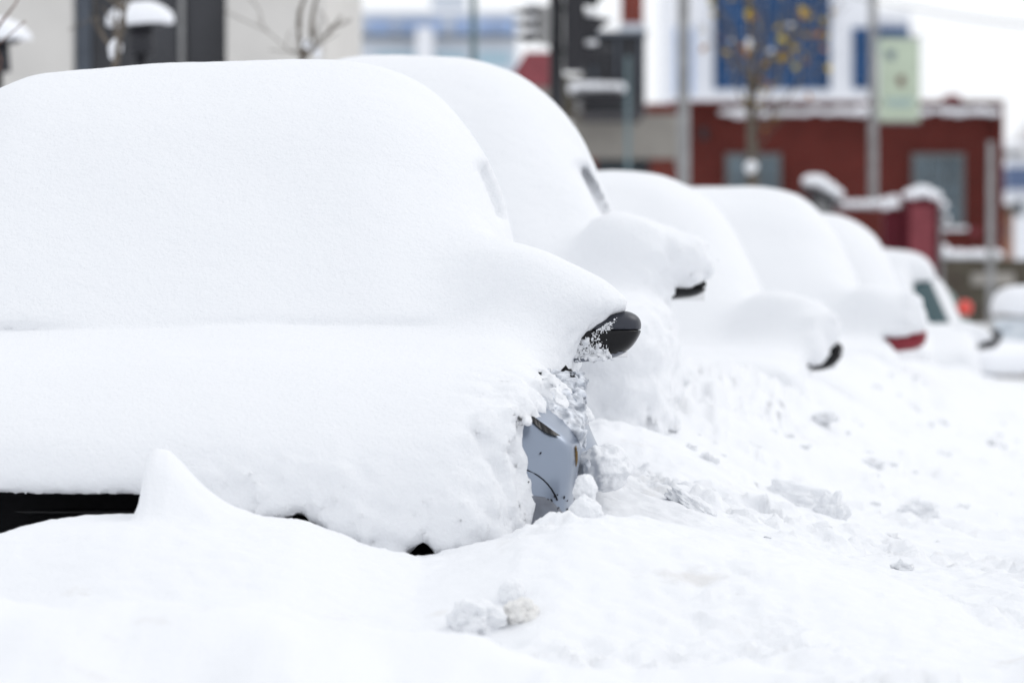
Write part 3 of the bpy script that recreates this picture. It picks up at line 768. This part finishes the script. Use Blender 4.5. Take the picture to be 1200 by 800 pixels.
# pale building with a charcoal bay, far left
b = empty('office_building', at(180, 370, 48), 0, 'pale stone building with a tall charcoal bay, behind the nearest car at far left', 'building')
D = 48
o = MB().span((at(-260, 0, D).x, D, G0 - .3), (at(85, 0, D).x, D + 12, 7)).build('wall', M['panel']); keep(o, b)
o = MB().span((at(265, 0, D).x, D, G0 - .3), (at(380, 0, D).x, D + 12, 7)).build('wall', M['panel']); keep(o, b)
o = MB().span((at(85, 0, D).x, D + 0.35, G0 - .3), (at(265, 0, D).x, D + 11.9, 7.0 - .02)).build('bay', M['darkpanel']); keep(o, b)
for (x0, x1, m) in ((86, 104, 'darkpanel2'), (106, 158, 'darkpanel'), (160, 206, 'darkpanel'), (216, 262, 'darkpanel')):
    keep(MB().span((at(x0, 0, D).x, D + 0.28, G0), (at(x1, 0, D).x, D + 0.345, 6.9)).build('bay_panel', M[m]), b)
keep(MB().span((at(208, 0, D).x, D + 0.22, G0), (at(214, 0, D).x, D + 0.345, 6.9)).build('mullion', M['greypost']), b)
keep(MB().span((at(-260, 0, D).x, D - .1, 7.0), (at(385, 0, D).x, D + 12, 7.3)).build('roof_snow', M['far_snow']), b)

def disc_lamp(px0, px1, py, dist, label, dome):
    c = at((px0 + px1) / 2, py, dist); r = (px1 - px0) / 2 * dist / F_PX
    e = empty('lamp_post', (c.x, dist, G0), 0, label, 'lamp post', 'low lamp posts with snow caps')
    h = c.z - G0
    MB().tube([(0, 0, 0), (0, 0, h - .10)], 0.045, 10).build('pole', M['post'], e)
    MB().tube([(0, 0, h - .22), (0, 0, h - .02)], [0.10, 0.085], 14).build('lamp_head', M['post'], e)
    MB().tube([(0, 0, h - .03), (0, 0, h)], [r * .6, r * .75], 20).build('shade', M['post'], e)
    q = MB(); q.ball((0, 0, h), (r, r, dome * .85), 4, 0.07, seed=px0)
    for v in q.bm.verts: v.co.z = max(v.co.z, h - .012 + .01 * math.sin(9 * v.co.x))
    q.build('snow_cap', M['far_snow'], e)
disc_lamp(126, 204, 27, 40, 'mushroom shaped lamp post with a thick snow cap in front of the charcoal bay', 0.19)
disc_lamp(-45, 36, 46, 38, 'low lamp post with a snow cap at the left edge before the pale wall', 0.17)

# trees
def branchy(mb, base, direction, length, r, depth, rnd, spread=0.6, out=None, minr=0.004):
    n = 6; pts = [Vector(base)]; d_ = Vector(direction).normalized(); rad = [r]
    for i in range(n):
        d_ = (d_ + Vector((rnd.gauss(0, .10), rnd.gauss(0, .10), rnd.gauss(0.02, .06)))).normalized()
        pts.append(pts[-1] + d_ * length / n); rad.append(max(minr * .7, r * (1 - 0.75 * (i + 1) / n)))
    mb.tube(pts, rad, 7)
    if out is not None: out.append(pts)
    if depth > 0:
        for k in range(rnd.randint(4, 5)):
            i = rnd.randint(1, n - 1); a = rnd.uniform(0, 2 * math.pi)
            nd = (d_ + Vector((math.cos(a), math.sin(a) * .8, rnd.uniform(-.1, .5))) * spread * 1.3).normalized()
            branchy(mb, pts[i], nd, length * rnd.uniform(.4, .65), rad[i] * 0.6, depth - 1, rnd, spread, out, minr)

def tree(name, px, dist, label, h, r, trunk_pts, branches, seed, leaves=0, snow=(), m='bark', group='young street trees', lv=2, ypc=0):
    c = at(px, 0, dist); e = empty(name, (c.x, dist, G0 - .05), 0, label, 'tree', group)
    rnd = random.Random(seed)
    t = MB()
    tp = [Vector((at(x, y, dist).x - c.x, 0, at(x, y, dist).z - (G0 - .05))) for x, y in trunk_pts]
    tp = [Vector((tp[0].x, 0, 0))] + tp
    t.tube(tp, [r * (1 - .55 * i / (len(tp) - 1)) for i in range(len(tp))], 10); t.build('trunk', M[m], e)
    cr = MB(); ends = []
    for (x0, y0, x1, y1, rr, sub) in branches:
        a = Vector((at(x0, y0, dist).x - c.x, rnd.uniform(-.03, .03), at(x0, y0, dist).z - G0 + .05)); q = Vector((at(x1, y1, dist).x - c.x, rnd.uniform(-.5, .5), at(x1, y1, dist).z - G0 + .05))
        branchy(cr, a, q - a, (q - a).length, rr, sub, rnd, out=ends)
    cr.build('branches', M[m], e)
    for (x, y, sx_, sz_) in snow:
        s_ = MB(); p_ = at(x, y, dist); s_.ball((p_.x - c.x, -.03, p_.z - G0 + .05), (sx_ * dist / F_PX, sx_ * dist / F_PX, sz_ * dist / F_PX), 3, 0.2, seed=x); s_.build('snow_wad', M['far_snow'], e)
    if leaves:
        for k in range(leaves):
            pl = rnd.choice(ends); q = rnd.choice(pl[2:]) + Vector((rnd.gauss(0, .05), rnd.gauss(0, .05), rnd.gauss(-.03, .05)))
            lf = MB(); s_ = rnd.uniform(0.06, 0.11)
            rot = Matrix.Rotation(rnd.uniform(0, 6.28), 4, 'Z') @ Matrix.Rotation(rnd.uniform(-1, 1), 4, 'X')
            vs = [lf.bm.verts.new(q + rot @ Vector(v) * s_) for v in ((0, 0, 0), (.5, .06, -.25), (.35, .1, -.8), (0, 0, -1.1), (-.35, .1, -.8), (-.5, .06, -.25))]
            lf.bm.faces.new((vs[0], vs[1], vs[2], vs[3])); lf.bm.faces.new((vs[0], vs[3], vs[4], vs[5]))
            lf.build('leaf', M['leafy' if rnd.random() < .65 else 'leafo'], e)
    return e
tree('young_tree', -30, 24, 'thin red-brown twigs of a young tree reaching in at the left edge', 4, 0.02,
     [(-30, 250), (-32, 120), (-24, 60)], [(-24, 60, 38, -8, 0.009, 0), (-26, 110, 44, 48, 0.0055, 0), (-28, 100, 6, -20, 0.006, 0), (-24, 75, 14, 22, 0.004, 0)], 3, m='twig')
tree('young_tree', 136, 30, 'forked young tree with snow in its crotch before the charcoal bay', 4, 0.035,
     [(136, 300), (136, 150), (135, 80)], [(135, 80, 112, -14, 0.016, 1), (135, 78, 147, 10, 0.020, 1), (145, 30, 142, -60, 0.014, 1), (128, 60, 160, -10, 0.006, 0), (118, 20, 90, 35, 0.004, 0)], 8,
     snow=((136, 56, 8, 10), (133, 64, 5, 6)))
tree('young_tree', 356, 33, 'slender twin stemmed sapling at the right end of the pale wall', 4, 0.03,
     [(352, 300), (354, 120), (354, 66)], [(354, 66, 350, 30, 0.018, 0), (350, 34, 353, -30, 0.015, 0), (357, 64, 364, 38, 0.016, 0), (366, 42, 371, -30, 0.014, 0), (352, 66, 302, 40, 0.004, 1), (356, 66, 396, 20, 0.006, 1), (350, 60, 318, 66, 0.005, 0), (356, 70, 392, 40, 0.006, 1)], 12,
     snow=((360, 52, 6, 7), (372, 62, 5, 8)))
tree('young_tree', 882, 62, 'young tree keeping a few yellow leaves before the blue and white tower', 6, 0.085,
     [(882, 300), (882, 200), (880, 130), (882, 70)], [(882, 72, 876, -40, 0.05, 2), (881, 120, 935, -30, 0.025, 2), (881, 110, 836, -30, 0.025, 2), (881, 150, 950, 60, 0.018, 2), (880, 140, 832, 70, 0.018, 2), (882, 180, 925, 130, 0.012, 1), (882, 95, 975, -10, 0.02, 2), (882, 160, 990, 30, 0.015, 2)], 23,
     leaves=110, snow=((880, 196, 7, 9), (877, 52, 3.5, 7), (903, 60, 4, 2.5), (858, 48, 4, 2), (925, 30, 5, 2.2)))

# poles
def pole(px, dist, width_px, label, m, top=8.0, head=True, name='lamp_post', arm=1, bottom_wide=1.25):
    c = at(px, 0, dist); r = width_px * dist / F_PX / 2
    e = empty(name, (c.x, dist, G0 - .05), 0, label, name.replace('_', ' '))
    MB().tube([(0, 0, 0), (0, 0, 1.2), (0, 0, top)], [r * bottom_wide, r * 1.05, r * .85], 14).build('pole', M[m], e)
    MB().tube([(0, 0, 0), (0, 0, 0.14)], r * 2.2, 12).build('base_plate', M[m], e)
    if head:
        MB().tube([(0, 0, top - .02), (arm * .5, 0, top + .35), (arm * 1.5, 0, top + .5)], r * .5, 8).build('arm', M[m], e)
        MB().box((arm * 1.75, 0, top + .5), (.6, .22, .12), bevel=.03).build('lamp_head', M['greypost'], e)
    return e
pole(555, 60, 8, 'slim teal-grey pole before the long blue-striped building', 'tealpost', 7)
pole(801, 70, 15, 'thick grey concrete lamp post left of the yellow-leaved tree', 'greypost', 9)
pole(1023, 96, 11, 'dark grey lamp post carrying the pale green banner', 'greypost', 9.5, arm=-1)
pole(736, 78, 6, 'thin teal post standing before the grey concrete fascia', 'tealpost', 4.4, head=False, name='post')
pole(1161, 75, 9, 'pale grey post at the right end of the red brick building', 'greypost', 3.15, head=False, name='post')

# traffic signal
D = 55; c = at(652, 0, D)
e = empty('traffic_signal', (c.x, D, G0 - .05), 0, 'black traffic signal post with snow on its hooded lamps', 'traffic light')
zz = lambda py: at(0, py, D).z - (G0 - .05)
xx = lambda px: at(px, 0, D).x - c.x
MB().tube([(0, 0, 0), (0, 0, 5.2)], [0.075, 0.065], 12).build('pole', M['post'], e)
def signal_head(x0, x1, y0, y1, side, m):
    cx = (xx(x0) + xx(x1)) / 2; w_ = abs(xx(x1) - xx(x0)); z0, z1 = zz(y1), zz(y0)
    h_ = MB(); h_.box((cx, 0, (z0 + z1) / 2), (w_, .26, z1 - z0), bevel=.03); hd = h_.build('signal_head', M[m], e)
    for k in range(3):
        z = z0 + (z1 - z0) * (k + .5) / 3; r = (z1 - z0) / 6 * .85
        v = MB(); seg = 14; L = .26
        ring = []
        for a_ in range(seg + 1):
            t = math.pi * (-.15 + 1.3 * a_ / seg); ring.append((math.cos(t) * r, math.sin(t) * r))
        xs0 = cx + side * w_ / 2
        A = [v.bm.verts.new((xs0, q[0], z + q[1])) for q in ring]; B = [v.bm.verts.new((xs0 + side * L * (.45 + .55 * max(0, q[1] / r)), q[0], z + q[1] - .03)) for q in ring]
        A2 = [v.bm.verts.new((xs0, q[0] * .9, z + q[1] * .9)) for q in ring]; B2 = [v.bm.verts.new((xs0 + side * L * (.45 + .55 * max(0, q[1] / r)), q[0] * .9, z + q[1] * .9 - .03)) for q in ring]
        for i in range(seg):
            v.bm.faces.new((A[i], A[i + 1], B[i + 1], B[i])); v.bm.faces.new((A2[i + 1], A2[i], B2[i], B2[i + 1])); v.bm.faces.new((B[i], B[i + 1], B2[i + 1], B2[i]))
        v.build('visor', M['post'], hd)
        s_ = MB(); s_.ball((xs0 + side * .06, -.02, z + r + .015), (.075, .10, .035), 2, .2, seed=k + x0); s_.build('snow_cap', M['far_snow'], hd)
signal_head(661, 685, -18, 84, 1, 'post')
signal_head(630, 646, 8, 52, -1, 'greypost')
for y in (10, 60): MB().box((0.10, 0, zz(y)), (.22, .05, .05)).build('bracket', M['post'], e)
MB().box((-0.12, 0, zz(30)), (.2, .05, .05)).build('bracket', M['post'], e)

# long blue-striped building far away
D = 400; e = empty('long_building', at(490, 370, D), 0, 'long pale building with a band of blue windows, far off above the first two cars', 'building')
def far(name, m, x0, y0, x1, y1, depth=.4, dz=0.0): return part_px(name, M[m], e, x0, y0, x1, y1, D, depth, dz)
far('wall', 'greywall', 372, 17, 606, 372, 22, 0.0)
far('roof_hut', 'greywall', 505, -8, 545, 16.5, 10, 2)
far('mast', 'greypost', 504, -30, 509, -6, 1, 4)
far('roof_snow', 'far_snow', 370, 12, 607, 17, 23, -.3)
for x0, x1 in ((382, 417), (431, 459), (467, 500), (503, 518), (532, 552), (560, 578), (580, 603)):
    o = far('window_band', 'paleblue', x0, 24, x1, 41, .3, -.3)
    for k in range(int((x1 - x0) / 9)):
        q = part_px('mullion', M['greywall'], None, x0 + 4 + 9 * k, 24, x0 + 5.2 + 9 * k, 41, D, .15, -.45); keep(q, o)
far('ledge', 'winframe', 380, 42, 490, 46, .5, -.5); far('ledge', 'winframe', 510, 42, 604, 46, .5, -.5)
for x0, x1 in ((385, 410), (440, 492), (510, 545), (560, 598)): far('lower_window', 'tealwin', x0, 63, x1, 76, .3, -.3)
far('stair_tower', 'whitewall', 488, 34, 508, 372, 3, -2)

# blue and white tower
D = 250; e = empty('tower_block', at(930, 370, D), 0, 'white tower block with tall fields of deep blue glass', 'building')
far('wall', 'whitewall', 786, -70, 1026, 372, 20, 0)
far('low_wing', 'whitewall', 1026, 12, 1068, 372, 18, .5)
far('wing_band', 'blueglass', 1029, 31, 1066, 41, .3, .2)
far('wing_window', 'tealwin', 1029, 42, 1066, 60, .3, .2)
nx_, ny_ = 7, 9
for i in range(nx_):
    for j in range(ny_):
        x0 = 836 + 20 * i; y0 = -52 + 17.5 * j
        far('pane', 'blueglass' if j < ny_ - 1 or True else 'tealwin', x0 + .7, y0 + .7, x0 + 19.3, y0 + 16.8, .25, -.15)
for j in range(9): far('pane', 'blueglass', 999, 33 + 8 * j, 1024, 40.2 + 8 * j, .25, -.15)
for j in range(5): far('side_pane', 'paleblue', 791, 33 + 16 * j, 812, 47 + 16 * j, .25, -.15)
for x in (834, 976): far('pier', 'whitewall', x - 3, -70, x, 108, .8, -.8)

# pale green banner on the lamp post
D = 96; c = at(1054, 95, D)
e = empty('banner', (c.x, D, c.z), 0, 'tall pale green banner with small blue and brown marks beside the dark lamp post', 'banner')
o = MB(); a_, b_ = at(1030, 142, D), at(1078, 46, D)
n_ = 8
for k in range(n_):
    t0, t1 = k / n_, (k + 1) / n_
    o.bm.faces.new([o.bm.verts.new(v) for v in ((a_.x - c.x, .02 * math.sin(6 * t0), a_.z - c.z + (b_.z - a_.z) * t0), (b_.x - c.x, .02 * math.sin(6 * t0 + 1), a_.z - c.z + (b_.z - a_.z) * t0), (b_.x - c.x, .02 * math.sin(6 * t1 + 1), a_.z - c.z + (b_.z - a_.z) * t1), (a_.x - c.x, .02 * math.sin(6 * t1), a_.z - c.z + (b_.z - a_.z) * t1))])
bmesh.ops.remove_doubles(o.bm, verts=o.bm.verts, dist=1e-4); bmesh.ops.solidify(o.bm, geom=o.bm.faces[:], thickness=0.01)
o.build('cloth', M['siggreen'], e)
def mark(name, m, x, y, w_, h_): 
    p_ = at(x, y, D); MB().box((p_.x - c.x, -.035, p_.z - c.z), (w_ * D / F_PX, .006, h_ * D / F_PX), bevel=.002).build(name, M[m], e)
for k in range(3): mark('blue_mark', 'signblue', 1040 + 3.6 * k, 63 + 1.0 * (k % 2), 2.2, 8)
mark('blue_mark', 'signblue', 1044, 69, 9, 1.6); mark('brown_mark', 'signbrown', 1056, 95, 8, 11); mark('print_line', 'tealwin', 1054, 118, 34, 2.0); mark('print_line', 'tealwin', 1054, 123, 28, 2.0)
for y in (44, 143): MB().tube([(at(1022, 0, D).x - c.x, 0, at(0, y, D).z - c.z), (at(1079, 0, D).x - c.x, 0, at(0, y, D).z - c.z)], .022, 8).build('banner_arm', M['greypost'], e)

# red brick building
D = 110; e = empty('brick_building', at(985, 370, D), 0, 'dark red brick building with a snowy parapet and tall grey windows', 'building')
far('wall', 'brick', 788, 124, 1172, 376, 14, 0)
far('corner_pier', 'brick', 1166, 120, 1175, 376, 1.0, -.25)
far('cornice', 'brick', 786, 119, 1174, 124, .5, -.35)
for (x0, x1, y0, y1) in ((845, 900, 124, 141), (905, 962, 126, 138), (962, 1030, 122, 141), (1075, 1168, 123, 139)):
    s_ = MB(); p0, p1 = at(x0, y1, D), at(x1, y0, D)
    n_ = max(3, int((x1 - x0) / 12))
    for k in range(n_):
        t = (k + .5) / n_; s_.ball((p0.x + (p1.x - p0.x) * t, D - .28, (p0.z + p1.z) / 2 + rnd.uniform(-.03, .03)), ((p1.x - p0.x) / n_ * .75, .3, (p1.z - p0.z) / 2 * rnd.uniform(.35, .75)), 2, .18, seed=k + x0)
    keep(s_.build('parapet_snow', M['far_snow']), e)
for (x0, x1, y0, y1) in ((1068, 1130, 180, 266), (850, 915, 180, 262)):
    fr = far('window', 'winframe', x0, y0, x1, y1, .16, -.15)
    n_ = 3
    for i in range(n_):
        for j in range(3):
            wx, wy = (x1 - x0 - 6) / n_, (y1 - y0 - 8) / 3
            q = part_px('pane', M['winglass'], None, x0 + 4 + wx * i, y0 + 5 + wy * j, x0 + 2 + wx * (i + 1), y0 + 3 + wy * (j + 1), D, .05, -.19); keep(q, fr)
    q = part_px('sill', M['far_snow'], None, x0 - 2, y1, x1 + 2, y1 + 4, D, .35, -.34); keep(q, fr)
s_ = MB(); p_ = at(1120, 118, D); s_.ball((p_.x, D + 1, p_.z), (.22, .3, .16), 3, .1); keep(s_.build('roof_vent', M['redroof']), e)
s_ = MB(); p_ = at(1142, 272, D); s_.tube([(p_.x, D - .2, p_.z), (p_.x, D - .002, p_.z)], .09, 16); keep(s_.build('wall_lamp', M['redroof']), e)
far('gutter', 'post', 821, 150, 828, 164, .3, -.3)

# grey concrete block with brick piers, dark rooftop cabin and chimney
D = 92; e = empty('concrete_building', at(745, 370, D), 0, 'low building with a plain grey concrete fascia over dark windows and brick piers', 'building')
far('fascia', 'concrete', 672, 134, 806, 186, 8, 0)
far('pier', 'brick2', 762, 186, 792, 376, 7, .3); far('pier', 'brick2', 672, 186, 700, 376, 7, .3)
far('window', 'winglass', 700, 186, 762, 300, .2, .5)
far('parapet', 'brick2', 758, 121, 792, 134, 1, .1)
for x in (716, 732, 748): far('mullion', 'post', x, 186, x + 2, 300, .15, .34)
D = 88; e = empty('rooftop_cabin', at(720, 134, D), 0, 'charcoal ribbed cabin with a snow covered ledge, right of the traffic signal', 'cabin')
far('cabin_wall', 'darkpanel', 684, 42, 756, 133, 4, 0)
far('side_wall', 'hedge', 657, 88, 684, 133, 3.5, .2)
for k in range(8): far('rib', 'darkpanel2' if k % 3 == 1 else 'darkpanel', 686 + 9 * k, 44, 689 + 9 * k, 110, .08, -.08)
far('roof_edge', 'darkpanel2', 680, 37, 758, 42, 4.3, -.15)
far('ledge', 'post', 670, 112, 730, 117, .9, -.9)
s_ = MB(); p0, p1 = at(669, 112, D), at(729, 95, D)
for k in range(6): s_.ball((p0.x + (p1.x - p0.x) * (k + .5) / 6, D - .5, (p0.z + p1.z) / 2 - .02), ((p1.x - p0.x) / 6 * .9, .4, (p1.z - p0.z) / 2 * (1 - .05 * k)), 2, .12, seed=k)
keep(s_.build('ledge_snow', M['far_snow']), e)
far('bracket', 'greypost', 674, 117, 681, 133, .5, -.6)
D = 97; e = empty('chimney', at(742, 134, D), 0, 'square red brick chimney rising behind the charcoal cabin', 'chimney')
far('stack', 'brick2', 729, -30, 754, 240, 1.2, 0); far('chimney_cap', 'concrete', 727, -36, 756, -30, 1.3, -.1); far('collar', 'greywall', 727, 28, 757, 38, 1.3, -.08)

# small kiosk with a dull red roof
D = 84; e = empty('kiosk', at(624, 370, D), 0, 'kiosk with a dull red hipped roof left of the traffic signal', 'kiosk')
far('kiosk_wall', 'concrete', 602, 100, 646, 376, 1.0, 0)
o = MB(); q0, q1 = at(592, 102, D), at(652, 102, D); t0, t1 = at(616, 60, D), at(644, 60, D)
vs = [o.bm.verts.new(v) for v in ((q0.x, D - .3, q0.z), (q1.x, D - .3, q0.z), (q1.x, D + 1.3, q0.z), (q0.x, D + 1.3, q0.z), (t0.x, D + .3, t0.z), (t1.x, D + .3, t0.z), (t1.x, D + .7, t0.z), (t0.x, D + .7, t0.z))]
for f in ((0, 1, 5, 4), (1, 2, 6, 5), (2, 3, 7, 6), (3, 0, 4, 7), (4, 5, 6, 7), (3, 2, 1, 0)): o.bm.faces.new([vs[k] for k in f])
keep(o.build('roof', M['redroof']), e)

# garden wall with snow coping, and what stands before it
D = 84; e = empty('garden_wall', at(1075, 370, D), 0, 'rough olive-brown wall with snow along its top before the brick building', 'wall')
far('wall', 'hedge', 880, 304, 1240, 380, .5, 0)
s_ = MB(); rnd = random.Random(9)
x = 1096
while x < 1175:
    p_ = at(x, 299, D); s_.ball((p_.x, D + .25, p_.z), (.13, .3, .075 + rnd.uniform(0, .02)), 2, .15, seed=x); x += 9
p_ = at(1107, 296, D); s_.ball((p_.x, D + .2, p_.z), (.11, .2, .12), 3, .1)
keep(s_.build('coping_snow', M['far_snow']), e)
far('stone_panel', 'concrete', 1138, 320, 1188, 334, .12, -.13)
D = 92; e = empty('terrace_wall', at(1010, 370, D), 0, 'low dark wall with patchy snow on top, behind the notice board', 'wall')
far('wall', 'brick', 975, 246, 1050, 376, .4, 0)
s_ = MB()
for k, x in enumerate(range(985, 1052, 9)):
    p_ = at(x, 240 - max(0, x - 1025) * .25, D); s_.ball((p_.x, D + .2, p_.z), (.10, .2, .085), 2, .25, seed=x)
keep(s_.build('coping_snow', M['far_snow']), e)

D = 70; c = at(962, 370, D); e = empty('notice_board', (c.x, D, G0), 0, 'dark roofed notice board with a slanting pile of snow on top', 'notice board')
g = lambda px, py: (at(px, py, D).x - c.x, at(px, py, D).z - G0)
for px in (951, 974): MB().span((g(px - 2, 0)[0], 0, 0), (g(px + 3, 0)[0], .08, g(0, 226)[1])).build('leg', M['post'], e)
MB().span((g(953, 0)[0], .02, g(0, 262)[1]), (g(972, 0)[0], .06, g(0, 222)[1])).build('board', M['greypost'], e)
o = MB(); a_, b_ = g(940, 219), g(986, 236); o.prism([a_, b_, (b_[0], b_[1] - .06), (a_[0], a_[1] - .06)], -.15, .25); o.build('roof', M['post'], e)
s_ = MB(); 
for k, (px, py, r) in enumerate(((950, 212, .11), (959, 213, .12), (970, 220, .11), (979, 226, .10))): q = g(px, py); s_.ball((q[0], .05, q[1]), (r, .22, r * .75), 3, .15, seed=k)
s_.build('snow_cap', M['far_snow'], e)

D = 80; c = at(1080, 370, D); e = empty('red_kiosk', (c.x, D, G0), 0, 'crimson booth with a rounded snow cap in front of the grey window', 'booth')
def box2(name, m, x0, y0, x1, y1, dy, dep): a_, b_ = g(x0, y1), g(x1, y0); return MB().span((a_[0], dy, a_[1]), (b_[0], dy + dep, b_[1]), bevel=.02).build(name, M[m], e)
box2('booth_body', 'redbox', 1061, 232, 1100, 384, 0, .6)
box2('side_panel', 'redbox', 1036, 246, 1061, 384, .1, .4)
box2('door_frame', 'redroof', 1066, 240, 1095, 380, -.012, .03)
s_ = MB()
for k, (px, py, rx, rz) in enumerate(((1070, 228, .16, .12), (1082, 225, .19, .14), (1095, 230, .15, .12), (1106, 240, .08, .09), (1050, 240, .12, .06), (1040, 243, .08, .045), (1110, 256, .06, .07))): q = g(px, py); s_.ball((q[0], .28, q[1]), (rx * .85, .36, rz * .75), 3, .12, seed=k)
s_.build('snow_cap', M['far_snow'], e)
box2('drain_pipe', 'greypost', 1101, 236, 1106, 384, .1, .08)

# houses on the hill at the right edge
D = 150; e = empty('house', at(1176, 370, D), 0, 'orange-brown house wall just right of the brick building', 'house')
far('wall', 'brownwall', 1160, 248, 1188, 380, 8, 0); far('roof', 'hedge', 1158, 240, 1190, 250, 8.6, -.3)
q = far('window', 'winglass', 1170, 262, 1178, 280, .1, -.08)
D = 210; e = empty('house', at(1195, 370, D), 0, 'blue-roofed white house at the right edge, up the slope', 'house')
far('wall', 'whitewall', 1184, 222, 1240, 380, 8, 0); far('roof', 'signblue', 1180, 196, 1244, 222, 9, -.4); far('roof_snow', 'far_snow', 1184, 184, 1240, 196, 7, .6)
far('window', 'winglass', 1190, 236, 1200, 252, .1, -.08)
D = 300; e = empty('house', at(1190, 370, D), 0, 'distant pale house above the blue-roofed one', 'house')
far('wall', 'concrete', 1176, 176, 1202, 380, 9, 0); far('roof_snow', 'far_snow', 1174, 168, 1204, 176, 10, -.4); far('window', 'winglass', 1182, 180, 1190, 192, .1, -.08)
# hill
xs = np.linspace(40, 900, 60); ys = np.linspace(600, 1500, 40)
X, Y = np.meshgrid(xs, ys, indexing='ij')
Z = 44 * np.exp(-((Y - 1000) / 260) ** 2) * sstep(62, 104, X) + fbm(X / 60, Y / 60, 0 * X, 3, 4) * 3 * np.exp(-((Y - 1000) / 260) ** 2)
V = np.stack([X.ravel(), Y.ravel(), Z.ravel()], 1); i, j = np.meshgrid(np.arange(59), np.arange(39), indexing='ij'); a = (i * 40 + j).ravel()
tag(link('hill', raw_mesh('hill', V, np.stack([a, a + 40, a + 41, a + 1], 1)), M['hillm'], smooth=True), kind='structure')

# cars and fence at the right edge of the street
def small_car(name, x, y, yaw, label, paint, snow, tail=False, zb=0.0, gl='glass'):
    e = empty(name, (x, y, zb), yaw, label, 'car')
    W = .86
    p = dict(W=W, zh=.95, zf=.85, zr=1.42, yw=-.9, yr=-.3, rt=.58, yf=-2.0, yb=2.0, tip=1.02, mzt=1.0, mzb=.9)
    if tail: p.update(yw=-1.8, yr=-1.35, zf=.9)
    sdf_part('body', lambda x, y, z: smin(lower_fn(x, y, z, p), cabin_fn(x, y, z, p), .05), (-1, -2.2, .15), (1, 2.2, 1.55), .04, paint, e)
    def scr(x, y, z):
        f = np.maximum(cabin_fn(x, y, z, p, .012), (1.0) - z); f = np.maximum(f, z - 1.34); return np.maximum(f, np.abs(x) - .62)
    sdf_part('window', scr, (-.7, -2.2, .9), (.7, 2.2, 1.45), .04, M[gl], e)
    for sx in (-1, 1):
        for yc in (-1.18, 1.15): wheel(e, p, sx, yc)
        b = MB(); b.box((sx * .70, -1.93, .80), (.22, .14, .15), bevel=.03) if not tail else b.ball((sx * .74, -1.86, 1.16), (.085, .07, .085), 2); b.build('tail_light' if tail else 'headlight', M['taillamp'] if tail else M['lamp_lens'], e)
    if snow:
        def cv(x, y, z):
            f = smax(z - 1.62, np.abs(x) - .62, .25); f = smax(f, (p['yr'] - .1) - y, .25); f = smax(f, y - 1.7, .2); f = np.maximum(f, 1.36 - z)
            g_ = smax(z - (1.12 + .08 * (y + 1.2)), np.abs(x) - .84, .2); g_ = smax(g_, -1.98 - y, .2); g_ = smax(g_, y + .8, .1); g_ = np.maximum(g_, .86 - z)
            return np.minimum(f, g_)
        sdf_part('snow_cover', cv, (-1, -2.3, .6), (1, 2.2, 1.8), .04, M['far_snow'], e, noise=snow_noise(5))
    return e
M['taillamp'] = mat('red_lamp_lens', (0.75, 0.10, 0.08), 0.3)
small_car('parked_car', 3.98, 60.0, R(-3), 'dark green car with a round red tail light, beyond the last snow covered car', M['greenp'], False, tail=True, zb=.12)
M['frostglass'] = mat('frosted_glass', (0.62, 0.66, 0.70), 0.5, col2=(0.42, 0.47, 0.52), scale=7)
small_car('parked_car', 4.83, 50.0, R(-5), 'pale silver car with a frosted windscreen and snowy hood at the right edge', M['beigep'], True, zb=-.16, gl='frostglass')

# overhead wire
b = MB(); p0, p1 = at(1000, -4, 80), at(1500, 26, 70); b.tube([p0.lerp(p1, t) - Vector((0, 0, .25 * math.sin(math.pi * t))) for t in np.linspace(0, 1, 20)], .012, 6)
tag(b.build('overhead_wire', M['greypost']), 'thin overhead wire crossing the sky at upper right', 'wire')
